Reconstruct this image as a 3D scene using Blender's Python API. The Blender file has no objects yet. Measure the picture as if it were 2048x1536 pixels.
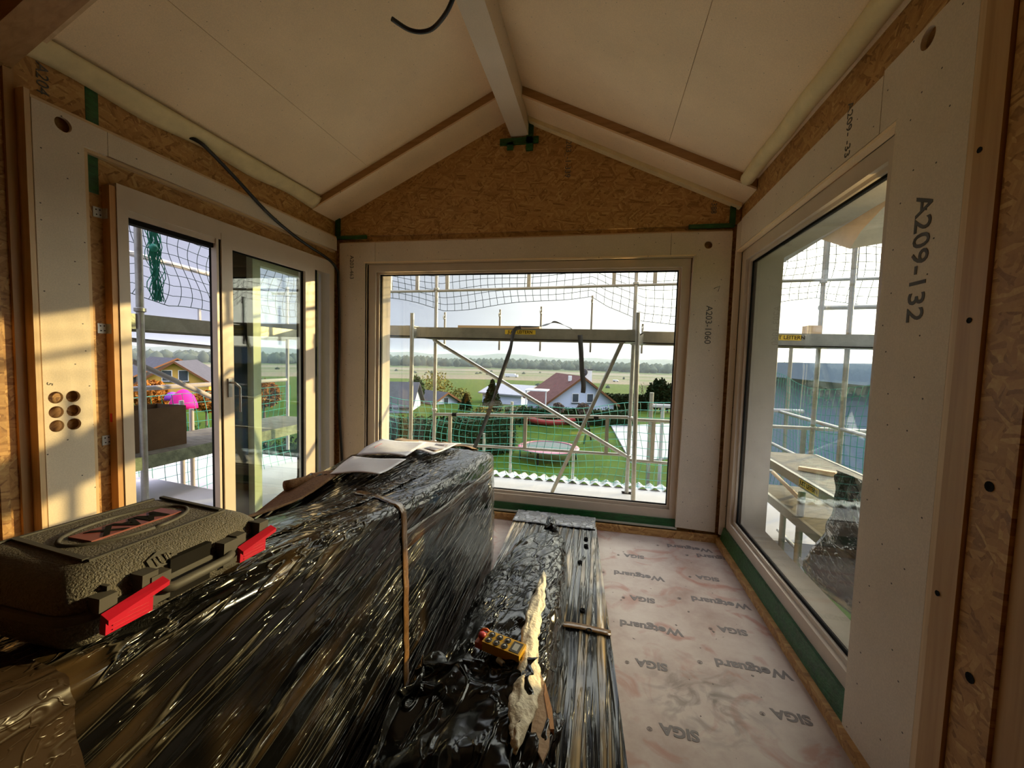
import bpy, bmesh, math, random
import numpy as np
from mathutils import Vector, Matrix, noise as mnoise
R = math.radians
rnd = random.Random(7)
sc = bpy.context.scene
COL = sc.collection

# ------------------------------------------------------------------ camera
F_PX = 830.0
YAW, PITCH, ROLL = -0.2104, -0.0625, 0.0285
CAM = Vector((0, 0, 1.6))
fw = Vector((math.sin(YAW)*math.cos(PITCH), math.cos(YAW)*math.cos(PITCH), math.sin(PITCH)))
r0 = Vector((math.cos(YAW), -math.sin(YAW), 0)); u0 = r0.cross(fw)
rt = math.cos(ROLL)*r0 + math.sin(ROLL)*u0
up = -math.sin(ROLL)*r0 + math.cos(ROLL)*u0
cd = bpy.data.cameras.new('camera'); cam = bpy.data.objects.new('camera', cd); COL.objects.link(cam)
M = Matrix((( rt.x, up.x, -fw.x, CAM.x), (rt.y, up.y, -fw.y, CAM.y), (rt.z, up.z, -fw.z, CAM.z), (0, 0, 0, 1)))
cam.matrix_world = M
cd.sensor_width = 36; cd.lens = F_PX/2048*36; cd.clip_start = 0.02; cd.clip_end = 6000
sc.camera = cam

# ------------------------------------------------------------------ colour management, sky, sun
vs = sc.view_settings
sc.display_settings.display_device = 'sRGB'
vs.view_transform = 'Standard'; vs.look = 'None'; vs.gamma = 1.0; vs.use_curve_mapping = False
vs.exposure = 0.88
cy = sc.cycles
cy.max_bounces = 10; cy.diffuse_bounces = 6; cy.glossy_bounces = 4; cy.transmission_bounces = 6
cy.transparent_max_bounces = 32; cy.sample_clamp_indirect = 6; cy.volume_bounces = 1
cy.caustics_reflective = True

SUN_DIR = Vector((1.0, 0.95, 0.185*1.38)).normalized()      # towards the sun
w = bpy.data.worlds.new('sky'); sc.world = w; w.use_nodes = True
nt = w.node_tree; N = nt.nodes; L = nt.links; N.clear()
def wn(t, **k):
    n = N.new(t)
    for a, b in k.items(): setattr(n, a, b)
    return n
tc = wn('ShaderNodeTexCoord'); sep = wn('ShaderNodeSeparateXYZ'); L.new(tc.outputs['Generated'], sep.inputs[0])
dot = wn('ShaderNodeVectorMath', operation='DOT_PRODUCT'); L.new(tc.outputs['Generated'], dot.inputs[0]); dot.inputs[1].default_value = SUN_DIR
gl = wn('ShaderNodeMapRange'); L.new(dot.outputs['Value'], gl.inputs[0]); gl.inputs[1].default_value = -0.35; gl.inputs[2].default_value = 1.0
gp = wn('ShaderNodeMath', operation='POWER'); L.new(gl.outputs[0], gp.inputs[0]); gp.inputs[1].default_value = 5.2
az = wn('ShaderNodeMixRGB'); L.new(gp.outputs[0], az.inputs[0])
az.inputs[1].default_value = (0.315, 0.325, 0.41, 1); az.inputs[2].default_value = (3.4, 3.1, 2.6, 1)
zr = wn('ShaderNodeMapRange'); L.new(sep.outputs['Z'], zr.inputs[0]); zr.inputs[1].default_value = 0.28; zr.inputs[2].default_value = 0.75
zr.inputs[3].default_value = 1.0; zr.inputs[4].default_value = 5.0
mp = wn('ShaderNodeMapping'); L.new(tc.outputs['Generated'], mp.inputs[0]); mp.inputs['Scale'].default_value = (1.5, 1.5, 7)
cn = wn('ShaderNodeTexNoise'); L.new(mp.outputs[0], cn.inputs[0]); cn.inputs['Scale'].default_value = 1.6; cn.inputs['Detail'].default_value = 5
cr = wn('ShaderNodeMapRange'); L.new(cn.outputs[0], cr.inputs[0]); cr.inputs[1].default_value = .3; cr.inputs[2].default_value = .75; cr.inputs[3].default_value = .9; cr.inputs[4].default_value = 1.15
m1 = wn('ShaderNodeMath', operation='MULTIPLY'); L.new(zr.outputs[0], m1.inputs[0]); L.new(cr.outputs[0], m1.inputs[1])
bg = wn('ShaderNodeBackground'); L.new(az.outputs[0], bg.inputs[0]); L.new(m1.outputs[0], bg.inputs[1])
wo = wn('ShaderNodeOutputWorld'); L.new(bg.outputs[0], wo.inputs[0])

sd = bpy.data.lights.new('sun', 'SUN'); so = bpy.data.objects.new('sun', sd); COL.objects.link(so)
sd.energy = 4.0; sd.color = (1.0, 0.70, 0.32); sd.angle = R(0.7)
so.rotation_euler = (-SUN_DIR).to_track_quat('-Z', 'Y').to_euler(); so.location = (20, 10, 8)

# ------------------------------------------------------------------ helpers: geometry
def ray(px, py): return fw + rt*((px-1024)/F_PX) + up*((768-py)/F_PX)
def on(ax, val, px, py):
    d = ray(px, py); i = 'XYZ'.index(ax); return CAM + d*((val-CAM[i])/d[i])
def at(px, py, t): return CAM + ray(px, py)*t

def world_of(o):
    m = Matrix.LocRotScale(o.location, o.rotation_euler, o.scale)
    return (world_of(o.parent) @ m) if o.parent else m
def link_mesh(name, me, mat, parent=None, world=True):
    if parent is not None and world:
        me.transform(world_of(parent).inverted())
    o = bpy.data.objects.new(name, me); COL.objects.link(o)
    if mat is not None:
        me.materials.clear(); me.materials.append(mat)
    if parent is not None: o.parent = parent
    return o
def tag(o, label=None, cat=None, group=None, kind=None):
    if label: o['label'] = label
    if cat: o['category'] = cat
    if group: o['group'] = group
    if kind: o['kind'] = kind
    return o
def thing(name, label, cat, loc=(0, 0, 0), rot=(0, 0, 0), group=None):
    o = bpy.data.objects.new(name, None); COL.objects.link(o); o.empty_display_size = 0.05
    o.location = loc; o.rotation_euler = rot
    return tag(o, label, cat, group)
def struct(name, loc=(0, 0, 0)):
    o = bpy.data.objects.new(name, None); COL.objects.link(o); o.empty_display_size = 0.05; o.location = loc
    return tag(o, kind='structure')

class MB:
    def __init__(s): s.bm = bmesh.new()
    def box(s, a, b):
        x0, y0, z0 = a; x1, y1, z1 = b
        v = [s.bm.verts.new(p) for p in ((x0,y0,z0),(x1,y0,z0),(x1,y1,z0),(x0,y1,z0),(x0,y0,z1),(x1,y0,z1),(x1,y1,z1),(x0,y1,z1))]
        for f in ((0,3,2,1),(4,5,6,7),(0,1,5,4),(1,2,6,5),(2,3,7,6),(3,0,4,7)): s.bm.faces.new([v[i] for i in f])
        return s
    def beam(s, p, q, wd, ht, upv=(0, 0, 1)):
        p = Vector(p); q = Vector(q); d = (q-p).normalized(); u = Vector(upv)
        sd = d.cross(u)
        if sd.length < 1e-4: sd = d.cross(Vector((0, 1, 0)))
        sd.normalize(); u = sd.cross(d).normalized()
        v = [s.bm.verts.new(c + sd*a*wd/2 + u*b*ht/2) for c in (p, q) for a, b in ((-1,-1),(1,-1),(1,1),(-1,1))]
        for f in ((3,2,1,0),(4,5,6,7),(0,1,5,4),(1,2,6,5),(2,3,7,6),(3,0,4,7)): s.bm.faces.new([v[i] for i in f])
        return s
    def tube(s, pts, r, seg=8, cap=True, radii=None):
        pts = [Vector(p) for p in pts]; n = len(pts); rings = []
        prev = None
        for i, p in enumerate(pts):
            d = (pts[min(i+1, n-1)] - pts[max(i-1, 0)])
            if d.length < 1e-9: d = Vector((0, 0, 1))
            d.normalize()
            if prev is None:
                a = d.cross(Vector((0, 0, 1)))
                if a.length < .05: a = d.cross(Vector((1, 0, 0)))
            else: a = prev - d*prev.dot(d)
            a.normalize(); prev = a; b = d.cross(a)
            rr = radii[i] if radii else r
            rings.append([s.bm.verts.new(p + (a*math.cos(2*math.pi*k/seg) + b*math.sin(2*math.pi*k/seg))*rr) for k in range(seg)])
        for i in range(n-1):
            for k in range(seg):
                s.bm.faces.new((rings[i][k], rings[i][(k+1) % seg], rings[i+1][(k+1) % seg], rings[i+1][k]))
        if cap and seg > 2:
            s.bm.faces.new(rings[0][::-1]); s.bm.faces.new(rings[-1])
        return s
    def prism(s, pts, ext):
        ext = Vector(ext); a = [s.bm.verts.new(Vector(p)) for p in pts]; b = [s.bm.verts.new(Vector(p)+ext) for p in pts]; n = len(pts)
        s.bm.faces.new(a[::-1]); s.bm.faces.new(b)
        for i in range(n): s.bm.faces.new((a[i], a[(i+1) % n], b[(i+1) % n], b[i]))
        return s
    def grid(s, fn, nu, nv, wrapu=False):
        g = [[s.bm.verts.new(fn(i/(nu-1) if not wrapu else i/nu, j/(nv-1))) for j in range(nv)] for i in range(nu)]
        for i in range(nu if wrapu else nu-1):
            for j in range(nv-1):
                k = (i+1) % nu
                s.bm.faces.new((g[i][j], g[k][j], g[k][j+1], g[i][j+1]))
        return g
    def lathe(s, prof, seg=20, c=(0, 0, 0), axis='Z'):
        c = Vector(c); rings = []
        for r_, h in prof:
            ring = []
            for k in range(seg):
                a = 2*math.pi*k/seg; x, y = r_*math.cos(a), r_*math.sin(a)
                p = {'Z': (x, y, h), 'Y': (x, h, y), 'X': (h, x, y)}[axis]
                ring.append(s.bm.verts.new(c + Vector(p)))
            rings.append(ring)
        for i in range(len(rings)-1):
            for k in range(seg):
                s.bm.faces.new((rings[i][k], rings[i][(k+1) % seg], rings[i+1][(k+1) % seg], rings[i+1][k]))
        s.bm.faces.new(rings[0][::-1]); s.bm.faces.new(rings[-1])
        return s
    def build(s, name, mat, parent=None, world=True, smooth=False, bevel=0, segs=2, solid=0, ang=None):
        bm = s.bm
        if bevel:
            bmesh.ops.bevel(bm, geom=[e for e in bm.edges if len(e.link_faces) == 2 and e.calc_face_angle(0) > .5], offset=bevel, segments=segs, affect='EDGES', profile=.6)
        bmesh.ops.recalc_face_normals(bm, faces=bm.faces)
        me = bpy.data.meshes.new(name); bm.to_mesh(me); bm.free()
        if smooth:
            for p in me.polygons: p.use_smooth = True
            if ang:
                me.set_sharp_from_angle(angle=R(ang))
        o = link_mesh(name, me, mat, parent, world)
        if solid:
            md = o.modifiers.new('thick', 'SOLIDIFY'); md.thickness = solid; md.offset = 0
        return o
def box(name, a, b, mat, parent=None, bevel=0, **k): return MB().box(a, b).build(name, mat, parent, bevel=bevel, **k)
def tube(name, pts, r, mat, parent=None, seg=10, **k): return MB().tube(pts, r, seg).build(name, mat, parent, smooth=True, ang=50, **k)

def curve_mesh(cu):
    o = bpy.data.objects.new('tmp', cu); COL.objects.link(o)
    dg = bpy.context.evaluated_depsgraph_get(); dg.update()
    me = bpy.data.meshes.new_from_object(o.evaluated_get(dg)); bpy.data.objects.remove(o)
    return me
def plate(name, ax, val, th, outer, holes, mat, parent=None):
    """sheet normal to axis ax, from val to val+th; outlines in the two other axes; real holes"""
    cu = bpy.data.curves.new('c', 'CURVE'); cu.dimensions = '2D'; cu.fill_mode = 'BOTH'; cu.extrude = abs(th)/2
    for poly in [outer]+holes:
        sp = cu.splines.new('POLY'); sp.points.add(len(poly)-1)
        for i, (u, v) in enumerate(poly): sp.points[i].co = (u, v, 0, 1)
        sp.use_cyclic_u = True
    me = curve_mesh(cu); me.name = name
    for v in me.vertices:
        u, h, t = v.co; t = val + th/2 + t
        v.co = {'X': (t, u, h), 'Y': (u, t, h), 'Z': (u, h, t)}[ax]
    bm = bmesh.new(); bm.from_mesh(me); bmesh.ops.recalc_face_normals(bm, faces=bm.faces); bm.to_mesh(me); bm.free()
    return link_mesh(name, me, mat, parent)
def circ(u, v, r, n=28): return [(u+r*math.cos(2*math.pi*i/n), v+r*math.sin(2*math.pi*i/n)) for i in range(n)]
def rect(u0_, v0_, u1_, v1_): return [(u0_, v0_), (u1_, v0_), (u1_, v1_), (u0_, v1_)]
def text(name, s, size, org, U, V, mat, parent=None, depth=0.0006, bold=0):
    cu = bpy.data.curves.new('t', 'FONT'); cu.body = s; cu.size = size; cu.extrude = depth; cu.offset = bold
    cu.align_x = 'CENTER'; cu.align_y = 'CENTER'; cu.resolution_u = 3
    me = curve_mesh(cu); me.name = name
    U = Vector(U).normalized(); V = Vector(V).normalized(); W = U.cross(V)
    o_ = Vector(org)
    for v in me.vertices: v.co = o_ + U*v.co.x + V*v.co.y + W*v.co.z
    return link_mesh(name, me, mat, parent)

# ------------------------------------------------------------------ helpers: materials
def mat_new(name):
    m = bpy.data.materials.new(name); m.use_nodes = True; nt = m.node_tree
    return m, nt, nt.nodes, nt.links, nt.nodes['Principled BSDF']
def simple(name, col, rough=.6, metal=0, var=.12, scale=8, bump=0, bscale=60, stretch=(1, 1, 1), coat=0, spec=None, sheen=0):
    m, nt, n, l, b = mat_new(name)
    b.inputs['Roughness'].default_value = rough; b.inputs['Metallic'].default_value = metal
    if coat: b.inputs['Coat Weight'].default_value = coat
    if spec is not None: b.inputs['Specular IOR Level'].default_value = spec
    t = n.new('ShaderNodeTexCoord'); mp = n.new('ShaderNodeMapping'); mp.inputs['Scale'].default_value = stretch
    l.new(t.outputs['Object'], mp.inputs[0])
    tn = n.new('ShaderNodeTexNoise'); tn.inputs['Scale'].default_value = scale; tn.inputs['Detail'].default_value = 6; tn.inputs['Roughness'].default_value = .65
    l.new(mp.outputs[0], tn.inputs[0])
    mr = n.new('ShaderNodeMapRange'); mr.inputs[1].default_value = .3; mr.inputs[2].default_value = .7
    mr.inputs[3].default_value = 1-var; mr.inputs[4].default_value = 1+var; l.new(tn.outputs[0], mr.inputs[0])
    mx = n.new('ShaderNodeVectorMath'); mx.operation = 'SCALE'; mx.inputs[0].default_value = col[:3]; l.new(mr.outputs[0], mx.inputs['Scale'])
    l.new(mx.outputs[0], b.inputs['Base Color'])
    if bump:
        t2 = n.new('ShaderNodeTexNoise'); t2.inputs['Scale'].default_value = bscale; t2.inputs['Detail'].default_value = 4
        l.new(mp.outputs[0], t2.inputs[0])
        bp = n.new('ShaderNodeBump'); bp.inputs['Strength'].default_value = bump; bp.inputs['Distance'].default_value = .01
        l.new(t2.outputs[0], bp.inputs['Height']); l.new(bp.outputs[0], b.inputs['Normal'])
    return m
def ramp(n, stops):
    r_ = n.new('ShaderNodeValToRGB'); e = r_.color_ramp.elements
    while len(e) < len(stops): e.new(.5)
    for i, (p, c) in enumerate(stops): e[i].position = p; e[i].color = (*c, 1)
    return r_
def osb(name, ax, seed=0):
    m, nt, n, l, b = mat_new(name); b.inputs['Roughness'].default_value = .55
    t = n.new('ShaderNodeTexCoord'); s_ = n.new('ShaderNodeSeparateXYZ'); l.new(t.outputs['Object'], s_.inputs[0])
    c_ = n.new('ShaderNodeCombineXYZ'); u, v = {'X': 'YZ', 'Y': 'XZ', 'Z': 'XY'}[ax]
    l.new(s_.outputs[u], c_.inputs[0]); l.new(s_.outputs[v], c_.inputs[1]); c_.inputs[2].default_value = seed
    wz = n.new('ShaderNodeTexNoise'); wz.inputs['Scale'].default_value = 3; l.new(c_.outputs[0], wz.inputs[0])
    wa = n.new('ShaderNodeVectorMath'); wa.operation = 'MULTIPLY_ADD'; l.new(wz.outputs['Color'], wa.inputs[0]); wa.inputs[1].default_value = (.05, .05, 0); l.new(c_.outputs[0], wa.inputs[2])
    layers = []
    for ang, sx, sy in ((8, 9, 70), (-40, 9, 60), (66, 11, 66)):
        mp = n.new('ShaderNodeMapping'); mp.inputs['Rotation'].default_value = (0, 0, R(ang)); l.new(wa.outputs[0], mp.inputs[0])
        mq = n.new('ShaderNodeMapping'); mq.inputs['Scale'].default_value = (sx, sy, 1); l.new(mp.outputs[0], mq.inputs[0])
        vo = n.new('ShaderNodeTexVoronoi'); vo.voronoi_dimensions = '2D'; vo.inputs['Scale'].default_value = 1; l.new(mq.outputs[0], vo.inputs[0])
        sr = n.new('ShaderNodeSeparateColor'); l.new(vo.outputs['Color'], sr.inputs[0])
        layers.append(sr.outputs[0])
    pk = n.new('ShaderNodeTexNoise'); pk.inputs['Scale'].default_value = 13; pk.inputs['Detail'].default_value = 2; l.new(c_.outputs[0], pk.inputs[0])
    def sel(f, a, b_, lo, hi):
        q = n.new('ShaderNodeMapRange'); q.inputs[1].default_value = lo; q.inputs[2].default_value = hi; l.new(f, q.inputs[0])
        x = n.new('ShaderNodeMix'); x.data_type = 'FLOAT'; l.new(q.outputs[0], x.inputs[0]); l.new(a, x.inputs[2]); l.new(b_, x.inputs[3]); return x.outputs[0]
    a1 = sel(pk.outputs[0], layers[0], layers[1], .48, .49); a2 = sel(pk.outputs[0], a1, layers[2], .57, .58)
    gr = n.new('ShaderNodeTexNoise'); gr.inputs['Scale'].default_value = 90; gr.inputs['Detail'].default_value = 5; l.new(c_.outputs[0], gr.inputs[0])
    ad = n.new('ShaderNodeMath'); ad.operation = 'MULTIPLY_ADD'; l.new(gr.outputs[0], ad.inputs[0]); ad.inputs[1].default_value = .55; l.new(a2, ad.inputs[2])
    rp = ramp(n, [(.10, (.20, .080, .022)), (.34, (.38, .19, .056)), (.60, (.46, .245, .078)), (.85, (.54, .31, .105)), (1.0, (.64, .42, .17))])
    dv = n.new('ShaderNodeMath'); dv.operation = 'DIVIDE'; l.new(ad.outputs[0], dv.inputs[0]); dv.inputs[1].default_value = 1.4
    l.new(dv.outputs[0], rp.inputs[0]); l.new(rp.outputs[0], b.inputs['Base Color'])
    bp = n.new('ShaderNodeBump'); bp.inputs['Strength'].default_value = .35; bp.inputs['Distance'].default_value = .003; l.new(dv.outputs[0], bp.inputs['Height']); l.new(bp.outputs[0], b.inputs['Normal'])
    return m
def gypsum(name, col, ax, dot_r=.022):
    """plaster fibre board: faint mottling and rows of staple marks"""
    m, nt, n, l, b = mat_new(name); b.inputs['Roughness'].default_value = .7
    t = n.new('ShaderNodeTexCoord'); s_ = n.new('ShaderNodeSeparateXYZ'); l.new(t.outputs['Object'], s_.inputs[0])
    c_ = n.new('ShaderNodeCombineXYZ'); u, v = {'X': 'YZ', 'Y': 'XZ', 'Z': 'XY'}[ax]
    l.new(s_.outputs[u], c_.inputs[0]); l.new(s_.outputs[v], c_.inputs[1])
    a = n.new('ShaderNodeTexNoise'); a.inputs['Scale'].default_value = 2.2; a.inputs['Detail'].default_value = 7; a.inputs['Roughness'].default_value = .6; l.new(t.outputs['Object'], a.inputs[0])
    f = n.new('ShaderNodeTexNoise'); f.inputs['Scale'].default_value = 160; f.inputs['Detail'].default_value = 3; l.new(t.outputs['Object'], f.inputs[0])
    mm = n.new('ShaderNodeMath'); mm.operation = 'ADD'; l.new(a.outputs[0], mm.inputs[0]); l.new(f.outputs[0], mm.inputs[1])
    mr = n.new('ShaderNodeMapRange'); mr.inputs[1].default_value = .7; mr.inputs[2].default_value = 1.3; mr.inputs[3].default_value = .9; mr.inputs[4].default_value = 1.1; l.new(mm.outputs[0], mr.inputs[0])
    mq = n.new('ShaderNodeMapping'); mq.inputs['Scale'].default_value = (5.5, 7, 1); l.new(c_.outputs[0], mq.inputs[0])
    vo = n.new('ShaderNodeTexVoronoi'); vo.voronoi_dimensions = '2D'; vo.inputs['Scale'].default_value = 1; vo.inputs['Randomness'].default_value = .7; l.new(mq.outputs[0], vo.inputs[0])
    lt = n.new('ShaderNodeMath'); lt.operation = 'LESS_THAN'; l.new(vo.outputs['Distance'], lt.inputs[0]); lt.inputs[1].default_value = dot_r
    sc_ = n.new('ShaderNodeVectorMath'); sc_.operation = 'SCALE'; sc_.inputs[0].default_value = col; l.new(mr.outputs[0], sc_.inputs['Scale'])
    mx = n.new('ShaderNodeMixRGB'); l.new(lt.outputs[0], mx.inputs[0]); l.new(sc_.outputs[0], mx.inputs[1]); mx.inputs[2].default_value = (.10, .08, .06, 1)
    l.new(mx.outputs[0], b.inputs['Base Color'])
    return m
def wood(name, c1, c2, axis='Z', rough=.5):
    m, nt, n, l, b = mat_new(name); b.inputs['Roughness'].default_value = rough
    t = n.new('ShaderNodeTexCoord'); mp = n.new('ShaderNodeMapping'); s_ = {'X': (1.2, 30, 30), 'Y': (30, 1.2, 30), 'Z': (30, 30, 1.2)}[axis]
    mp.inputs['Scale'].default_value = s_; l.new(t.outputs['Object'], mp.inputs[0])
    a = n.new('ShaderNodeTexNoise'); a.inputs['Scale'].default_value = 1.3; a.inputs['Detail'].default_value = 6; a.inputs['Distortion'].default_value = .6; l.new(mp.outputs[0], a.inputs[0])
    rp = ramp(n, [(.3, c2), (.68, c1)]); l.new(a.outputs[0], rp.inputs[0])
    k = n.new('ShaderNodeMapping'); k.inputs['Scale'].default_value = tuple(3.2 if x > 5 else 1.6 for x in s_); l.new(t.outputs['Object'], k.inputs[0])
    vo = n.new('ShaderNodeTexVoronoi'); vo.inputs['Scale'].default_value = 1.4; l.new(k.outputs[0], vo.inputs[0])
    mr = n.new('ShaderNodeMapRange'); mr.inputs[1].default_value = .03; mr.inputs[2].default_value = .08; l.new(vo.outputs['Distance'], mr.inputs[0])
    mx = n.new('ShaderNodeMixRGB'); l.new(mr.outputs[0], mx.inputs[0]); mx.inputs[1].default_value = (c2[0]*.35, c2[1]*.3, c2[2]*.3, 1); l.new(rp.outputs[0], mx.inputs[2])
    l.new(mx.outputs[0], b.inputs['Base Color'])
    return m
def film(name, stretch, rot=(0, 0, 0), base=(.008, .008, .008), brown=(.10, .06, .025), amount=.5, rough=.12, bump=1.0, dist=.006, pale=.3, glintcol=(.42, .38, .30)):
    """tight stretch film: long sharp creases pulled along one direction, whitening and painted glints put into the colour of their crests, brown cardboard grinning through"""
    m, nt, n, l, b = mat_new(name)
    t = n.new('ShaderNodeTexCoord'); m0 = n.new('ShaderNodeMapping'); m0.inputs['Rotation'].default_value = rot; l.new(t.outputs['Object'], m0.inputs[0])
    def math_(op, a, b_=None, c=None):
        q = n.new('ShaderNodeMath'); q.operation = op
        for i, v in enumerate((a, b_, c)):
            if v is None: continue
            if isinstance(v, (int, float)): q.inputs[i].default_value = v
            else: l.new(v, q.inputs[i])
        return q.outputs[0]
    def crease(k, width, det):
        mp = n.new('ShaderNodeMapping'); mp.inputs['Scale'].default_value = tuple(x*k for x in stretch); mp.inputs['Location'].default_value = (k*3.1, k, -k*2); l.new(m0.outputs[0], mp.inputs[0])
        a = n.new('ShaderNodeTexNoise'); a.inputs['Scale'].default_value = 1.0; a.inputs['Detail'].default_value = det; a.inputs['Roughness'].default_value = .5; a.inputs['Distortion'].default_value = .15; l.new(mp.outputs[0], a.inputs[0])
        d = math_('ABSOLUTE', math_('SUBTRACT', a.outputs[0], .5))
        q = n.new('ShaderNodeMapRange'); q.interpolation_type = 'SMOOTHSTEP'; q.inputs[1].default_value = width; q.inputs[2].default_value = 0; q.inputs[3].default_value = 0; q.inputs[4].default_value = 1; l.new(d, q.inputs[0])
        return q.outputs[0], a.outputs[0]
    c1, n1 = crease(1.0, .040, 1.5); c2, n2 = crease(2.3, .035, 2)
    big = n.new('ShaderNodeTexNoise'); big.inputs['Scale'].default_value = 2.6; big.inputs['Detail'].default_value = 2; l.new(t.outputs['Object'], big.inputs[0])
    bmk = n.new('ShaderNodeMapRange'); bmk.inputs[1].default_value = .40; bmk.inputs[2].default_value = .62; l.new(big.outputs[0], bmk.inputs[0])
    big2 = n.new('ShaderNodeTexNoise'); big2.inputs['Scale'].default_value = 7; big2.inputs['Detail'].default_value = 2; l.new(m0.outputs[0], big2.inputs[0])
    bm2 = n.new('ShaderNodeMapRange'); bm2.inputs[1].default_value = .42; bm2.inputs[2].default_value = .60; l.new(big2.outputs[0], bm2.inputs[0])
    cc2 = math_('MULTIPLY', c2, bm2.outputs[0])
    hgt = math_('ADD', math_('MULTIPLY_ADD', cc2, .45, c1), math_('MULTIPLY', n1, .8))
    br = n.new('ShaderNodeMapRange'); br.inputs[1].default_value = .48; br.inputs[2].default_value = .66; l.new(n1, br.inputs[0])
    bf = math_('MULTIPLY', math_('MULTIPLY', br.outputs[0], bmk.outputs[0]), amount)
    mx = n.new('ShaderNodeMixRGB'); mx.use_clamp = True; l.new(bf, mx.inputs[0]); mx.inputs[1].default_value = (*base, 1); mx.inputs[2].default_value = (*brown, 1)
    pf = math_('MULTIPLY', math_('MAXIMUM', math_('POWER', c1, 3), math_('POWER', cc2, 3)), pale)  # pale crest lines in the base colour: whitened film plus painted glints
    mx2 = n.new('ShaderNodeMixRGB'); mx2.use_clamp = True; l.new(pf, mx2.inputs[0]); l.new(mx.outputs[0], mx2.inputs[1]); mx2.inputs[2].default_value = (*glintcol, 1)
    l.new(mx2.outputs[0], b.inputs['Base Color'])
    b.inputs['Roughness'].default_value = rough; b.inputs['IOR'].default_value = 1.42
    bp = n.new('ShaderNodeBump'); bp.inputs['Strength'].default_value = bump; bp.inputs['Distance'].default_value = dist
    l.new(hgt, bp.inputs['Height']); l.new(bp.outputs[0], b.inputs['Normal'])
    return m
def glass_mat(name, f0=.06, tint=(.93, .97, .95)):
    m, nt, n, l, b = mat_new(name); n.remove(b)
    out = [x for x in n if x.type == 'OUTPUT_MATERIAL'][0]
    g = n.new('ShaderNodeNewGeometry'); d = n.new('ShaderNodeVectorMath'); d.operation = 'DOT_PRODUCT'; l.new(g.outputs['Normal'], d.inputs[0]); l.new(g.outputs['Incoming'], d.inputs[1])
    ab = n.new('ShaderNodeMath'); ab.operation = 'ABSOLUTE'; l.new(d.outputs['Value'], ab.inputs[0])
    iv = n.new('ShaderNodeMath'); iv.operation = 'SUBTRACT'; iv.inputs[0].default_value = 1; l.new(ab.outputs[0], iv.inputs[1])
    pw = n.new('ShaderNodeMath'); pw.operation = 'POWER'; l.new(iv.outputs[0], pw.inputs[0]); pw.inputs[1].default_value = 5
    ma = n.new('ShaderNodeMath'); ma.operation = 'MULTIPLY_ADD'; l.new(pw.outputs[0], ma.inputs[0]); ma.inputs[1].default_value = 1-f0; ma.inputs[2].default_value = f0
    tr = n.new('ShaderNodeBsdfTransparent'); tr.inputs[0].default_value = (*tint, 1)
    gs = n.new('ShaderNodeBsdfGlossy'); gs.inputs['Roughness'].default_value = .01
    mx = n.new('ShaderNodeMixShader'); l.new(ma.outputs[0], mx.inputs[0]); l.new(tr.outputs[0], mx.inputs[1]); l.new(gs.outputs[0], mx.inputs[2])
    l.new(mx.outputs[0], out.inputs['Surface'])
    return m

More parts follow.
